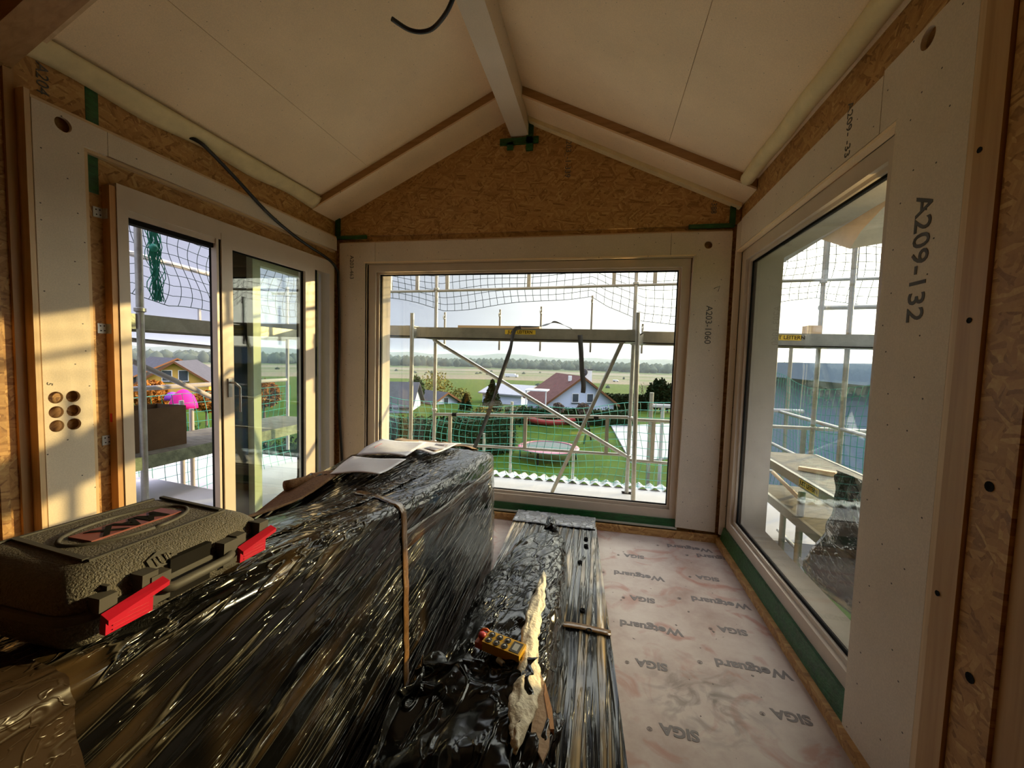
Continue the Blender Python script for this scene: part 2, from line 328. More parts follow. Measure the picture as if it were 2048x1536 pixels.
GYP = (.70, .59, .45)
MT = dict(
    osbX=osb('osb_side', 'X'), osbY=osb('osb_back', 'Y', 3), osbZ=osb('osb_flat', 'Z', 5),
    gypX=gypsum('plasterboard_side', GYP, 'X'), gypY=gypsum('plasterboard_back', GYP, 'Y'), gypZ=gypsum('plasterboard_ceiling', (.90, .70, .45), 'Z', .012),
    batten=wood('pale_batten', (.72, .52, .30), (.58, .38, .19), 'Z'), battenY=wood('pale_batten_y', (.72, .52, .30), (.58, .38, .19), 'Y'), battenX=wood('pale_batten_x', (.72, .52, .30), (.58, .38, .19), 'X'),
    timberZ=wood('spruce_post', (.52, .31, .13), (.40, .22, .08), 'Z'), timberY=wood('spruce_y', (.50, .30, .13), (.38, .21, .08), 'Y'), timberX=wood('spruce_x', (.44, .25, .10), (.33, .17, .06), 'X'),
    orange=wood('oiled_frame_side', (.56, .29, .10), (.44, .21, .065), 'Z'),
    frame=simple('painted_frame', (.60, .49, .375), .38, var=.04),
    gasket=simple('black_gasket', (.010, .009, .008), .9, spec=.15),
    alu=simple('weathered_aluminium', (.30, .285, .24), .45, metal=.6, var=.25, scale=5, bump=.15),
    galv=simple('galvanised_tube', (.36, .355, .33), .4, metal=.7, var=.25, scale=9, bump=.1),
    zinc=simple('zinc_bracket', (.62, .62, .60), .35, metal=.8, var=.15),
    bhandle=simple('brushed_handle', (.42, .40, .37), .3, metal=.9, var=.05),
    glass=glass_mat('window_glass'),
    tape=simple('green_sealing_membrane', (.012, .085, .020), .35, var=.45, scale=14, bump=.5, bscale=30, stretch=(1, 1, 3)),
    strip=simple('grey_edge_strip', (.45, .44, .36), .5),
    foam=simple('yellow_foam', (.80, .66, .36), .8, var=.1, bump=.3, bscale=18),
    ink=simple('grey_print_ink', (.10, .09, .08), .7), inkf=simple('floor_print_ink', (.17, .14, .13), .7),
    redink=simple('red_marker', (.5, .02, .02), .6),
    paper=simple('white_paper', (.80, .80, .88), .5, var=.05, bump=.3, bscale=12),
    felt=simple('brown_fibre_mat', (.25, .13, .055), .9, var=.3, scale=60, bump=.6, bscale=120),
    card=simple('brown_cardboard', (.30, .18, .09), .8, var=.08, scale=5),
    tapebrown=simple('brown_packing_tape', (.17, .085, .03), .22, var=.35, scale=12, bump=.6, bscale=25, coat=.4),
    plastic=simple('black_case_plastic', (.13, .12, .10), .5, var=.35, scale=200, bump=.8, bscale=300),
    plasticS=simple('black_case_smooth', (.065, .062, .056), .62, var=.1),
    red=simple('red_latch_plastic', (.52, .010, .035), .35, var=.05),
    darkcable=simple('dark_cable', (.012, .013, .014), .4),
    deck=simple('weathered_plywood', (.16, .15, .12), .8, var=.45, scale=6, bump=.5, stretch=(1, 4, 1)),
    deckg=simple('mossy_deck_edge', (.22, .25, .16), .8, var=.5, scale=12, bump=.4),
    net=simple('green_net_cord', (.02, .26, .19), .6, var=.2), netg=simple('grey_green_cord', (.015, .03, .028), .8, spec=.1),
    strapb=simple('dark_webbing', (.035, .038, .042), .6),
    white=simple('white_roof_sheet', (.42, .41, .42), .6, spec=.1, var=.06, scale=2),
    render=simple('exterior_insulation', (.40, .34, .27), .8, var=.08),
    yellow=simple('yellow_sticker', (.75, .5, .03), .5),
)

# printed floor sheet with stains
m, nt_, n, l, b = mat_new('reddish_floor_sheet'); b.inputs['Roughness'].default_value = .55
t = n.new('ShaderNodeTexCoord')
a = n.new('ShaderNodeTexNoise'); a.inputs['Scale'].default_value = 2.2; a.inputs['Detail'].default_value = 8; a.inputs['Roughness'].default_value = .65; l.new(t.outputs['Object'], a.inputs[0])
rp = ramp(n, [(.3, (.31, .205, .165)), (.5, (.44, .34, .285)), (.68, (.52, .43, .365))]); l.new(a.outputs[0], rp.inputs[0])
a2 = n.new('ShaderNodeTexNoise'); a2.inputs['Scale'].default_value = 4; a2.inputs['Detail'].default_value = 8; a2.inputs['Distortion'].default_value = 1.5; l.new(t.outputs['Object'], a2.inputs[0])
q = n.new('ShaderNodeMapRange'); q.inputs[1].default_value = .54; q.inputs[2].default_value = .68; q.inputs[4].default_value = .75; l.new(a2.outputs[0], q.inputs[0])
mx = n.new('ShaderNodeMixRGB'); l.new(q.outputs[0], mx.inputs[0]); l.new(rp.outputs[0], mx.inputs[1]); mx.inputs[2].default_value = (.33, .13, .09, 1)
vwn = n.new('ShaderNodeTexNoise'); vwn.inputs['Scale'].default_value = 40; l.new(t.outputs['Object'], vwn.inputs[0])
vwa = n.new('ShaderNodeVectorMath'); vwa.operation = 'MULTIPLY_ADD'; l.new(vwn.outputs['Color'], vwa.inputs[0]); vwa.inputs[1].default_value = (.03, .03, 0); l.new(t.outputs['Object'], vwa.inputs[2])
vo = n.new('ShaderNodeTexVoronoi'); vo.inputs['Scale'].default_value = 19; l.new(vwa.outputs[0], vo.inputs[0])
vsz = n.new('ShaderNodeSeparateColor'); l.new(vo.outputs['Color'], vsz.inputs[0])
vpw = n.new('ShaderNodeMath'); vpw.operation = 'POWER'; l.new(vsz.outputs[0], vpw.inputs[0]); vpw.inputs[1].default_value = 5
vml = n.new('ShaderNodeMath'); vml.operation = 'MULTIPLY'; l.new(vpw.outputs[0], vml.inputs[0]); vml.inputs[1].default_value = .17
sp = n.new('ShaderNodeMath'); sp.operation = 'LESS_THAN'; l.new(vo.outputs['Distance'], sp.inputs[0]); l.new(vml.outputs[0], sp.inputs[1])
pz = n.new('ShaderNodeMapping'); pz.inputs['Location'].default_value = (-.55, -2.05, 0); l.new(t.outputs['Object'], pz.inputs[0])
wpn = n.new('ShaderNodeTexNoise'); wpn.inputs['Scale'].default_value = 7; wpn.inputs['Detail'].default_value = 8; wpn.inputs['Distortion'].default_value = 2.5; l.new(t.outputs['Object'], wpn.inputs[0])
ln = n.new('ShaderNodeVectorMath'); ln.operation = 'LENGTH'; l.new(pz.outputs[0], ln.inputs[0])
st = n.new('ShaderNodeMapRange'); st.inputs[1].default_value = .34; st.inputs[2].default_value = .06; st.inputs[3].default_value = 0; st.inputs[4].default_value = .75; l.new(ln.outputs['Value'], st.inputs[0])
wq = n.new('ShaderNodeMapRange'); wq.inputs[1].default_value = .45; wq.inputs[2].default_value = .65; l.new(wpn.outputs[0], wq.inputs[0])
s2 = n.new('ShaderNodeMath'); s2.operation = 'MULTIPLY'; l.new(st.outputs[0], s2.inputs[0]); l.new(wq.outputs[0], s2.inputs[1])
s3 = n.new('ShaderNodeMath'); s3.operation = 'MAXIMUM'; l.new(s2.outputs[0], s3.inputs[0]); l.new(sp.outputs[0], s3.inputs[1])
mx2 = n.new('ShaderNodeMixRGB'); l.new(s3.outputs[0], mx2.inputs[0]); l.new(mx.outputs[0], mx2.inputs[1]); mx2.inputs[2].default_value = (.10, .07, .055, 1)
l.new(mx2.outputs[0], b.inputs['Base Color']); MT['floor'] = m

# ================================================================== ROOM
XL, XR, YB = -2.757, 1.083, 3.96          # inner board faces
YN = -1.6                                  # wall behind the camera
AX, AZ, SL = -0.87, 3.975, 0.47            # ceiling apex and slope
def cz(x, base=AZ): return base - SL*abs(x-AX)

fl = struct('floor')
box('floor_sheet', (-3.05, YN, -.02), (1.40, 4.02, 0), MT['floor'], fl)
def ftext(s, px, py, size):
    p = on('Z', .0012, px, py)
    text('floor_print', s, size, p, (-1, .03, 0), (-.03, -1, 0), MT['inkf'], fl, depth=.0003, bold=.003)
    w_ = .26 if s[0] == 'W' else .125
    text('registered_mark', '®', size*.42, p+Vector((-w_, .008, 0))+Vector((-.03, -1, 0))*size*.28, (-1, .03, 0), (-.03, -1, 0), MT['inkf'], fl, depth=.0003)
for px, py in ((1440, 1116), (1277, 1151), (1440, 1205), (1301, 1255), (1504, 1337), (1378, 1096)): ftext('Wetguard', px, py, .088)
for px, py in ((1268, 1112), (1415, 1156), (1285, 1198), (1465, 1261), (1303, 1329), (1583, 1433), (1359, 1464), (800, 1462)): ftext('SIGA', px, py, .075)

# far wall -------------------------------------------------------------
wb = struct('wall_back')
def gable(x0, x1, z0, inset=0): return [(x0, z0), (x1, z0), (x1, cz(x1)-inset), (AX, AZ-inset), (x0, cz(x0)-inset)]
plate('osb_sheathing', 'Y', 4.0, .03, gable(-2.98, 1.42, 0), [rect(-2.44, .10, .755, 2.54)], MT['osbY'], wb)
plate('osb_gable_sheet', 'Y', 3.975, .024, [(-2.80, 2.825), (1.12, 2.80), (1.12, cz(1.12)-.02), (AX, AZ-.02), (-2.80, cz(-2.80)-.02)], [], MT['osbY'], wb)
plate('exterior_wall', 'Y', 4.09, .16, gable(-3.15, 1.42, -.3), [[(-2.31, .20), (.76, .20), (.76, 2.47), (-2.31, 2.47)]], MT['render'], wb)
plate('gypsum_board', 'Y', YB, .018, [(-2.742, .02), (-2.44, .02), (-2.44, 2.537), (-2.332, 2.537), (-2.332, 2.75), (-2.742, 2.75)], [], MT['gypY'], wb)
plate('gypsum_board', 'Y', YB, .018, rect(-2.329, 2.537, .560, 2.748), [], MT['gypY'], wb)
plate('gypsum_board', 'Y', YB, .018, [(.563, 2.537), (.757, 2.537), (.742, 1.4), (.722, .095), (1.06, .083), (1.06, 2.746), (.563, 2.747)], [circ(.871, 2.633, .033)], MT['gypY'], wb)
box('batten', (-2.74, 3.978, 2.745), (1.06, 4.0, 2.765), MT['battenX'], wb)
box('reveal_lining', (-2.455, 3.955, .10), (-2.44, 4.02, 2.545), MT['gypX'], wb)
box('reveal_lining', (-2.455, 3.955, 2.537), (.77, 4.02, 2.552), MT['gypZ'], wb)
MB().prism([(.757, 3.955, 2.545), (.772, 3.955, 2.545), (.740, 3.955, .095), (.722, 3.955, .095)], (0, .065, 0)).build('reveal_lining', MT['gypX'], wb)
box('green_tape', (-2.78, 3.95, 2.79), (-2.43, 3.974, 2.825), MT['tape'], wb)
box('green_tape', (.70, 3.95, 2.775), (1.07, 3.974, 2.81), MT['tape'], wb)
box('green_tape', (1.03, 3.955, 2.80), (1.075, 3.974, 3.02), MT['tape'], wb)
box('green_tape', (-2.79, 3.955, 2.79), (-2.74, 3.974, 3.02), MT['tape'], wb)
text('wall_print', 'A203-463', .062, (-2.60, YB-.001, 2.50), (0, 0, -1), (1, 0, 0), MT['ink'], wb)
text('wall_print', 'A203-1060', .075, (.905, YB-.001, 1.94), (0, 0, -1), (1, 0, 0), MT['ink'], wb)
text('wall_print', 'A203_-1-339', .072, on('Y', 3.973, 1136, 313), (0, 0, -1), (1, 0, 0), MT['ink'], wb)
text('wall_print', 'D-388', .065, on('Y', 3.973, 1428, 408), (0, 0, -1), (1, 0, 0), MT['ink'], wb)
tube('pencil_tick', [on('Y', YB-.002, 1428, 577), on('Y', YB-.002, 1440, 572), on('Y', YB-.002, 1436, 583)], .002, MT['ink'], wb, seg=5)
box('baseboard_back', (-2.80, 3.925, .0), (1.083, 3.96, .062), MT['osbY'], bevel=.002)['kind'] = 'structure'

# window 1 (far) --------------------------------------------------------
w1 = struct('window_1')
def frame_y(x0, x1, z0, z1, gx0, gx1, gz0, gz1, y0, y1, par, name='frame', mat='frame'):
    plate(name, 'Y', y0, y1-y0, rect(x0, z0, x1, z1), [rect(gx0, gz0, gx1, gz1)], MT[mat], par)
frame_y(-2.425, .745, .155, 2.53, -2.345, .672, .235, 2.458, 4.00, 4.09, w1)
frame_y(-2.350, .680, .225, 2.463, -2.318, .652, .262, 2.437, 4.03, 4.075, w1, 'glazing_bead')
frame_y(-2.322, .656, .256, 2.441, -2.310, .644, .270, 2.425, 4.05, 4.07, w1, 'gasket', 'gasket')
box('pane', (-2.316, 4.055, .262), (.650, 4.067, 2.433), MT['glass'], w1)
box('sill_membrane', (-2.43, 3.975, .062), (.735, 4.0, .155), MT['tape'], w1)
box('edge_strip', (-2.43, 3.955, .075), (.735, 3.974, .090), MT['strip'], w1)

# left wall -------------------------------------------------------------
wl = struct('wall_left')
plate('osb_sheathing', 'X', -2.83, .025, [(YN, 0), (4.0, 0), (4.0, 3.2), (YN, 3.2)], [rect(1.895, 0, 3.90, 2.535)], MT['osbX'], wl)
plate('exterior_wall', 'X', -3.06, .22, [(YN, -.3), (4.25, -.3), (4.25, 3.2), (YN, 3.2)], [rect(1.93, .0, 3.86, 2.50)], MT['render'], wl)
holes = [circ(1.672, 2.733, .036)] + [circ(y, z, .031) for z in (1.328, 1.252, 1.179) for y in (1.598, 1.671)]
plate('gypsum_board', 'X', XL-.018, .018, [(1.550, .02), (1.758, .02), (1.758, 2.668), (1.868, 2.668), (1.868, 2.797), (1.550, 2.797)], holes, MT['gypX'], wl)
plate('gypsum_board', 'X', XL-.018, .018, rect(1.871, 2.668, 3.935, 2.797), [], MT['gypX'], wl)
box('batten', (-2.805, 1.752, 2.650), (XL-.018, 3.93, 2.797), MT['battenY'], wl)
box('batten', (-2.805, 1.755, .02), (XL-.019, 1.785, 2.65), MT['batten'], wl)
box('batten', (-2.80, 1.512, .0), (-2.735, 1.533, 2.82), MT['batten'], wl, bevel=.002)
box('batten', (-2.805, 1.548, 2.798), (XL-.002, 3.93, 2.812), MT['battenY'], wl)
box('gap_shadow_board', (-2.812, 1.540, 0), (-2.80, 1.552, 2.81), MT['osbX'], wl)
box('green_tape', (-2.812, 1.80, 2.81), (-2.803, 1.86, 3.05), MT['tape'], wl)
box('green_tape', (-2.812, 1.79, 2.45), (-2.803, 1.85, 2.65), MT['tape'], wl)
text('wall_print', 'A204', .07, (-2.802, 1.62, 2.93), (0, 0, -1), (0, 1, 0), MT['ink'], wl)
text('wall_print', '5', .035, (XL+.001, 1.575, 1.40), (0, -.3, -1), (0, 1, -.3), MT['ink'], wl)
# timber posts left of the board
lp = thing('timber_post', 'rough spruce post at the left picture edge beside the plasterboard', 'post', (-2.77, 1.44, 0))
box('post', (-2.83, 1.472, 0), (-2.790, 1.510, 2.95), MT['timberZ'], lp, bevel=.002)
box('osb_stud', (-2.83, 1.418, 0), (-2.815, 1.471, 2.95), MT['osbX'], lp)
for z in (.80, 1.33, 2.0): MB().lathe([(.014, -2.815), (.015, -2.813), (.006, -2.814)], 12, (0, 1.435, z), 'X').build('knot_hole', MT['gasket'], lp)
box('osb_strip', (-2.83, 1.385, 0), (-2.765, 1.417, 2.95), MT['osbX'], lp)
box('osb_return', (-2.83, 1.25, 0), (-2.790, 1.383, 2.95), MT['osbX'], lp)

# sliding door (door_1)
d1 = struct('door_1')
FX = -2.745
plate('frame', 'X', FX-.10, .10, rect(1.897, -.02, 3.875, 2.532), [rect(1.955, .04, 3.80, 2.40)], MT['frame'], d1)
box('frame_side', (FX-.085, 1.865, 0), (FX-.006, 1.896, 2.51), MT['orange'], d1)
box('upper_track', (FX-.10, 1.955, 2.365), (FX-.012, 2.56, 2.40), MT['frame'], d1)
box('track_gasket', (FX-.08, 1.958, 2.335), (FX-.03, 2.56, 2.366), MT['gasket'], d1)
# sliding leaf
ly0, ly1 = 2.562, 3.575
leaf = plate('sliding_leaf', 'X', FX-.075, .078, rect(ly0, .05, ly1, 2.448), [rect(2.655, .16, 3.445, 2.355)], MT['frame'], d1)
plate('glazing_gasket', 'X', FX-.045, .02, rect(2.65, .155, 3.452, 2.36), [rect(2.665, .17, 3.435, 2.345)], MT['gasket'], leaf)
box('pane', (FX-.042, 2.655, .16), (FX-.030, 3.447, 2.355), MT['glass'], leaf)
box('leaf_edge_seal', (FX-.078, 2.535, .05), (FX-.01, 2.562, 2.44), MT['gasket'], leaf)
box('leaf_edge_strip', (FX-.05, 2.528, .05), (FX-.004, 2.546, 2.44), MT['frame'], leaf)
box('gap_shade_strip', (FX-.03, 3.578, .05), (FX-.002, 3.612, 2.40), MT['gasket'], d1)  # flush black strip, painting the shade of the open gap beside the leaf
# fixed outer leaf seen through the glass
fx2 = plate('fixed_leaf', 'X', FX-.19, .07, rect(2.965, .04, 3.79, 2.42), [rect(3.045, .14, 3.66, 2.32)], simple('pale_green_frame', (.55, .58, .38), .4, var=.05), d1)
box('fixed_leaf_gasket', (FX-.20, 2.80, .04), (FX-.18, 2.964, 2.42), MT['gasket'], d1)
box('fixed_leaf_gasket', (FX-.20, 3.57, .14), (FX-.19, 3.68, 2.34), MT['gasket'], d1)
box('pane', (FX-.165, 3.04, .14), (FX-.15, 3.665, 2.32), MT['glass'], fx2)
hd = MB().box((FX+.003, 2.596, 1.245), (FX+.014, 2.628, 1.385)).build('door_handle', MT['bhandle'], leaf, bevel=.003)
MB().tube([(FX+.012, 2.612, 1.355), (FX+.055, 2.612, 1.355), (FX+.060, 2.618, 1.345), (FX+.060, 2.645, 1.325), (FX+.060, 2.652, 1.315), (FX+.060, 2.652, 1.13)], .0085, 8).build('handle_lever', MT['bhandle'], hd, smooth=True, ang=50)
for px, py in ((197, 425), (206, 657), (215, 880)):
    p = on('X', -2.80, px, py)
    mb = MB().box((-2.804, p.y-.025, p.z-.028), (-2.800, p.y+.022, p.z+.028)); mb.box((-2.804, p.y+.018, p.z-.028), (-2.765, p.y+.022, p.z+.028))
    br = mb.build('bracket', MT['zinc'], d1)
    for dy, dz in ((-.012, .014), (.006, .015), (-.010, -.013), (.008, -.012)):
        MB().lathe([(.0035, -2.800), (.0035, -2.798), (.001, -2.7975)], 8, (0, p.y+dy, p.z+dz), 'X').build('screw', MT['gasket'], br)
box('red_mark', (FX-.050, 1.8635, 1.16), (FX-.035, 1.865, 1.21), MT['redink'], d1)

# right wall -------------------------------------------------------------
wr = struct('wall_right')
plate('osb_sheathing', 'X', 1.125, .02, [(YN, 0), (4.0, 0), (4.0, 3.2), (YN, 3.2)], [rect(1.96, .10, 3.90, 2.55)], MT['osbX'], wr)
plate('exterior_wall', 'X', 1.20, .19, [(YN, -.3), (4.25, -.3), (4.25, 3.2), (YN, 3.2)], [rect(2.05, .22, 3.745, 2.46)], MT['render'], wr)
plate('gypsum_board', 'X', XR, .018, [(3.93, .09), (3.93, 2.79), (3.82, 2.79), (3.82, 2.565), (3.915, 2.565), (3.915, .09)], [], MT['gypX'], wr)
plate('gypsum_board', 'X', XR, .018, rect(2.052, 2.568, 3.817, 2.80), [], MT['gypX'], wr)
plate('gypsum_board', 'X', XR, .018, [(1.597, .0), (1.966, .0), (1.935, 2.568), (2.048, 2.568), (2.048, 2.815), (1.597, 2.83)], [circ(1.812, 2.772, .036)], MT['gypX'], wr)
box('reveal_lining', (XR-.002, 3.90, .09), (1.145, 3.93, 2.57), MT['gypY'], wr)
box('reveal_lining', (XR+.002, 1.94, 2.550), (1.145, 3.92, 2.566), MT['gypZ'], wr)
MB().prism([(XR+.001, 1.966, .0), (XR+.001, 1.980, .0), (XR+.001, 1.950, 2.568), (XR+.001, 1.935, 2.568)], (.06, 0, 0)).build('reveal_lining', MT['gypY'], wr)
box('batten', (XR, 1.572, 0), (1.124, 1.596, 3.10), MT['batten'], wr)
box('batten', (XR-.012, 1.545, 0), (1.124, 1.570, 3.10), MT['batten'], wr)
text('wall_print', 'A209-132', .112, (XR-.001, 1.762, 1.99), (0, 0, -1), (0, -1, 0), MT['ink'], wr, bold=.001)
text('wall_print', 'A209- -33', .062, on('X', XR-.001, 1697, 260), (0, 0, -1), (0, -1, 0), MT['ink'], wr)
box('baseboard_right', (1.06, 1.62, .0), (1.118, 3.93, .055), MT['osbX'], bevel=.002)['kind'] = 'structure'
rp_ = thing('timber_post', 'thick spruce post at the right picture edge beside the stamped plasterboard', 'post', (1.10, 1.5, 0))
box('post', (XR-.020, 1.455, 0), (1.124, 1.543, 3.10), MT['timberZ'], rp_, bevel=.003)
for z in (.9, 1.75, 2.25):
    MB().lathe([(.008, XR-.020), (.009, XR-.022), (.004, XR-.021)], 10, (0, 1.50+.02*math.sin(z*9), z), 'X').build('knot_hole', MT['gasket'], rp_)
box('osb_stud', (XR-.010, 1.345, 0), (1.124, 1.450, 3.10), MT['osbX'], rp_)
for z in (.72, 1.28): MB().lathe([(.014, XR-.010), (.015, XR-.012), (.006, XR-.011)], 12, (0, 1.395, z), 'X').build('knot_hole', MT['gasket'], rp_)
box('board_edge', (XR-.03, 1.300, 0), (1.124, 1.330, 3.10), MT['osbX'], rp_)
box('dark_stud', (XR-.02, 1.10, 0), (1.124, 1.298, 3.10), MT['timberZ'], rp_)

# window 2 (right)
w2 = struct('window_2')
def frame_x(y0, y1, z0, z1, gy0, gy1, gz0, gz1, x0, x1, par, name='frame', mat='frame'):
    plate(name, 'X', x0, x1-x0, rect(y0, z0, y1, z1), [rect(gy0, gz0, gy1, gz1)], MT[mat], par)
frame_x(1.97, 3.895, .155, 2.55, 2.06, 3.80, .235, 2.462, 1.13, 1.20, w2)
frame_x(2.05, 3.81, .225, 2.470, 2.10, 3.765, .262, 2.440, 1.155, 1.195, w2, 'glazing_bead')
frame_x(2.095, 3.77, .256, 2.445, 2.112, 3.750, .276, 2.425, 1.17, 1.19, w2, 'gasket', 'gasket')
box('pane', (1.175, 2.10, .262), (1.187, 3.765, 2.440), MT['glass'], w2)
MB().prism([(XR+.005, 1.97, .055), (XR+.030, 1.97, .158), (1.15, 1.97, .158), (1.15, 1.97, .055)], (0, 1.93, 0)).build('sill_membrane', MT['tape'], w2)

# wall behind the camera
wf = struct('wall_front')
plate('osb_sheathing', 'Y', YN-.03, .03, gable(-3.05, 1.40, 0), [], MT['osbY'], wf)

# ceiling ----------------------------------------------------------------
ce = struct('ceiling')
def slope_board(y0, y1, xa, xb, base, th, mat, name='ceiling_board', par=ce):
    za, zb = cz(xa, base), cz(xb, base)
    MB().prism([(xa, y0, za), (xb, y0, zb), (xb, y0, zb+th), (xa, y0, za+th)], (0, y1-y0, 0)).build(name, MT[mat], par)
YS = 3.62; JR = .452
slope_board(1.50, YS+.02, AX, -2.205, AZ, .02, 'gypZ'); slope_board(1.50, YS+.02, -2.208, -3.10, AZ, .02, 'gypZ')
slope_board(1.50, YS+.02, AX, JR, AZ, .02, 'gypZ'); slope_board(1.50, YS+.02, JR+.003, 1.42, AZ, .02, 'gypZ')
slope_board(YN, 1.497, AX, -3.10, AZ, .02, 'osbZ', 'roof_sheathing'); slope_board(YN, 1.497, AX, 1.42, AZ, .02, 'osbZ', 'roof_sheathing')
slope_board(YN, 4.3, AX, -3.4, AZ+.022, .25, 'timberY', 'roof_deck'); slope_board(YN, 4.3, AX, 1.8, AZ+.022, .25, 'timberY', 'roof_deck')
for s, xe in ((-1, -2.80), (1, 1.12)):
    slope_board(YS-.002, YS+.05, AX+s*.10, xe, 3.90, .075, 'timberX', 'rafter_face')
    slope_board(YS-.006, YS+.012, AX+s*.10, xe, 3.888, .016, 'gypZ', 'soffit_edge')
    slope_board(YS+.012, 4.0, AX+s*.10, xe, 3.888, .012, 'gypZ', 'soffit_board')
slope_board(3.90, 3.975, AX+.12, 1.10, 3.850, .036, 'foam', 'foam_strip')
# timber downstand near the camera (left top corner of the picture)
for s, xe in ((-1, -2.80), (1, 1.12)):
    slope_board(1.37, 1.50, AX+s*.10, xe, 3.80, .172, 'timberX', 'rafter_face')
    slope_board(.80, .92, AX+s*.10, xe, 3.82, .152, 'timberX', 'rafter_face')
    slope_board(1.50, 1.55, AX+s*.10, xe+(.16 if s < 0 else 0), 3.86, .113, 'battenX', 'rounded_batten')
box('osb_header', (-2.81, .9, 2.90), (-2.78, 1.5, 3.06), MT['osbX'], ce)
# ridge beam
rb = thing('ridge_beam', 'pale boxed ridge beam running under the ceiling apex to the gable', 'beam', (-.84, 1.2, 3.69))
MB().box((-.925, YN, 3.69), (-.757, 3.972, 3.99)).build('beam_casing', MT['gypX'], rb, bevel=.004)
gp_ = on('Y', 3.965, 1022, 274)
mb = MB().box((-1.03, 3.955, 3.615), (-.66, 3.975, 3.675)).box((-.775, 3.955, 3.55), (-.71, 3.974, 3.85)).box((-.96, 3.955, 3.57), (-.90, 3.974, 3.64))
mb.build('green_tape', MT['tape'], rb)
# foam edge strips at the eaves
def wob(a, b_, r, k, n_=24, flat=1):
    a = Vector(a); b_ = Vector(b_)
    return [a.lerp(b_, i/(n_-1)) + Vector((0, 0, r*math.sin(i*k))) for i in range(n_)]
fr = thing('foam_strip', 'fat yellow foam strip rolled along the right eave under the ceiling', 'foam strip', (1.0, 2.6, 3.05))
MB().tube(wob((1.045, .6, 3.055), (1.045, 3.60, 3.04), .006, 1.3), .052, 14).build('roll', MT['foam'], fr, smooth=True)
fl_ = thing('foam_strip', 'flat yellow foam strip bulging along the left eave behind the slanting cable', 'foam strip', (-2.75, 2.6, 3.02))
def fs(u, v):
    y = 1.5 + 2.12*u; bul = .05*math.sin(math.pi*min(1, u*1.3))
    x = -2.80 + v*.10 + .0*bul; z = cz(-2.80) - .055 + v*(.045 + .045) + .012*math.sin(u*17)*(1-v)
    return Vector((x + .02*math.sin(v*3.14), y, z - .012))
mb = MB(); mb.grid(fs, 50, 6); mb.build('strip', MT['foam'], fl_, smooth=True, solid=.008)

# cables
cb = [(-2.79, 2.36, 3.03), *[tuple(on('X', -2.742, *p)) for p in ((400, 285), (420, 303), (470, 355), (540, 430), (600, 480), (655, 517))], (-2.735, 3.905, 2.47), (-2.735, 3.93, 2.35), (-2.725, 3.935, 1.7), (-2.735, 3.93, 1.2), (-2.70, 3.935, .6), (-2.66, 3.93, .03)]
def smooth_path(P, k=6):
    P = [Vector(p) for p in P]; out = []
    for i in range(len(P)-1):
        a, b_, c, d = P[max(i-1, 0)], P[i], P[i+1], P[min(i+2, len(P)-1)]
        for j in range(k):
            t_ = j/k
            out.append(.5*((2*b_)+(c-a)*t_+(2*a-5*b_+4*c-d)*t_*t_+(3*b_-a-3*c+d)*t_**3))
    out.append(P[-1]); return out
tag(tube('cable', smooth_path(cb), .013, MT['darkcable']), 'long dark cable slanting from the left eave down beside the sliding door', 'cable')
hk = [(-1.045, 1.91, 3.20), (-.995, 1.985, 3.20), (-.93, 2.01, 3.20), (-.86, 2.00, 3.21), (-.76, 1.93, 3.235), (-.70, 1.86, 3.30), (-.72, 1.80, 3.45), (-.80, 1.76, 3.70)]
tag(tube('cable', smooth_path(hk), .0105, MT['darkcable']), 'short dark cable end curling down from the ridge beam', 'cable')

# ================================================================== PACKS ON THE FLOOR
def interp(v, tab):
    if v <= tab[0][0]: return tab[0][1]
    for (a, x), (b_, y) in zip(tab, tab[1:]):
        if v <= b_:
            t_ = (v-a)/(b_-a); return x+(y-x)*t_
    return tab[-1][1]
ZR = [(.3, 1.115), (.6, 1.085), (.95, 1.065), (1.45, 1.00), (2.0, .955), (2.9, .905), (3.16, .85)]
ZL = [(.3, 1.02), (1.2, .86), (1.65, .79), (1.85, .85), (2.1, .895), (2.45, .93), (3.1, .885), (3.2, .86)]
XRT = [(.3, -.755), (2.9, -.75), (3.16, -.80)]
def pack_profile(y):
    """outline of the tall pack from the right bottom over the top to the left bottom"""
    zr_, zl_, xr = interp(y, ZR), interp(y, ZL), interp(y, XRT); xl = -1.625
    e = 0.0 if y < 3.05 else min(1, (y-3.05)/.12)
    P = []
    for i in range(40): P.append((xr + .012 - .020*(i/39)**2, .005 + (zr_-.05)*i/39, 0))
    for i in range(1, 9):
        a = math.pi/2*i/9; P.append((xr-.05+.05*math.cos(a)-.008, zr_-.05+.05*math.sin(a), 1))
    for i in range(46):
        t_ = i/45; P.append((xr-.05+(xl+.05-(xr-.05))*t_, zr_+(zl_-zr_)*t_**1.6 + .012*math.sin(math.pi*t_), 2))
    for i in range(1, 8):
        a = math.pi/2*i/8; P.append((xl+.05-.05*math.sin(a), zl_-.05+.05*math.cos(a), 3))
    for i in range(20): P.append((xl, (zl_-.05)*(1-i/19)+.003, 4))
    return P
def pn(x, y, z, s=1.0): return mnoise.noise(Vector((x*s, y*s, z*s)))
PRF = {}
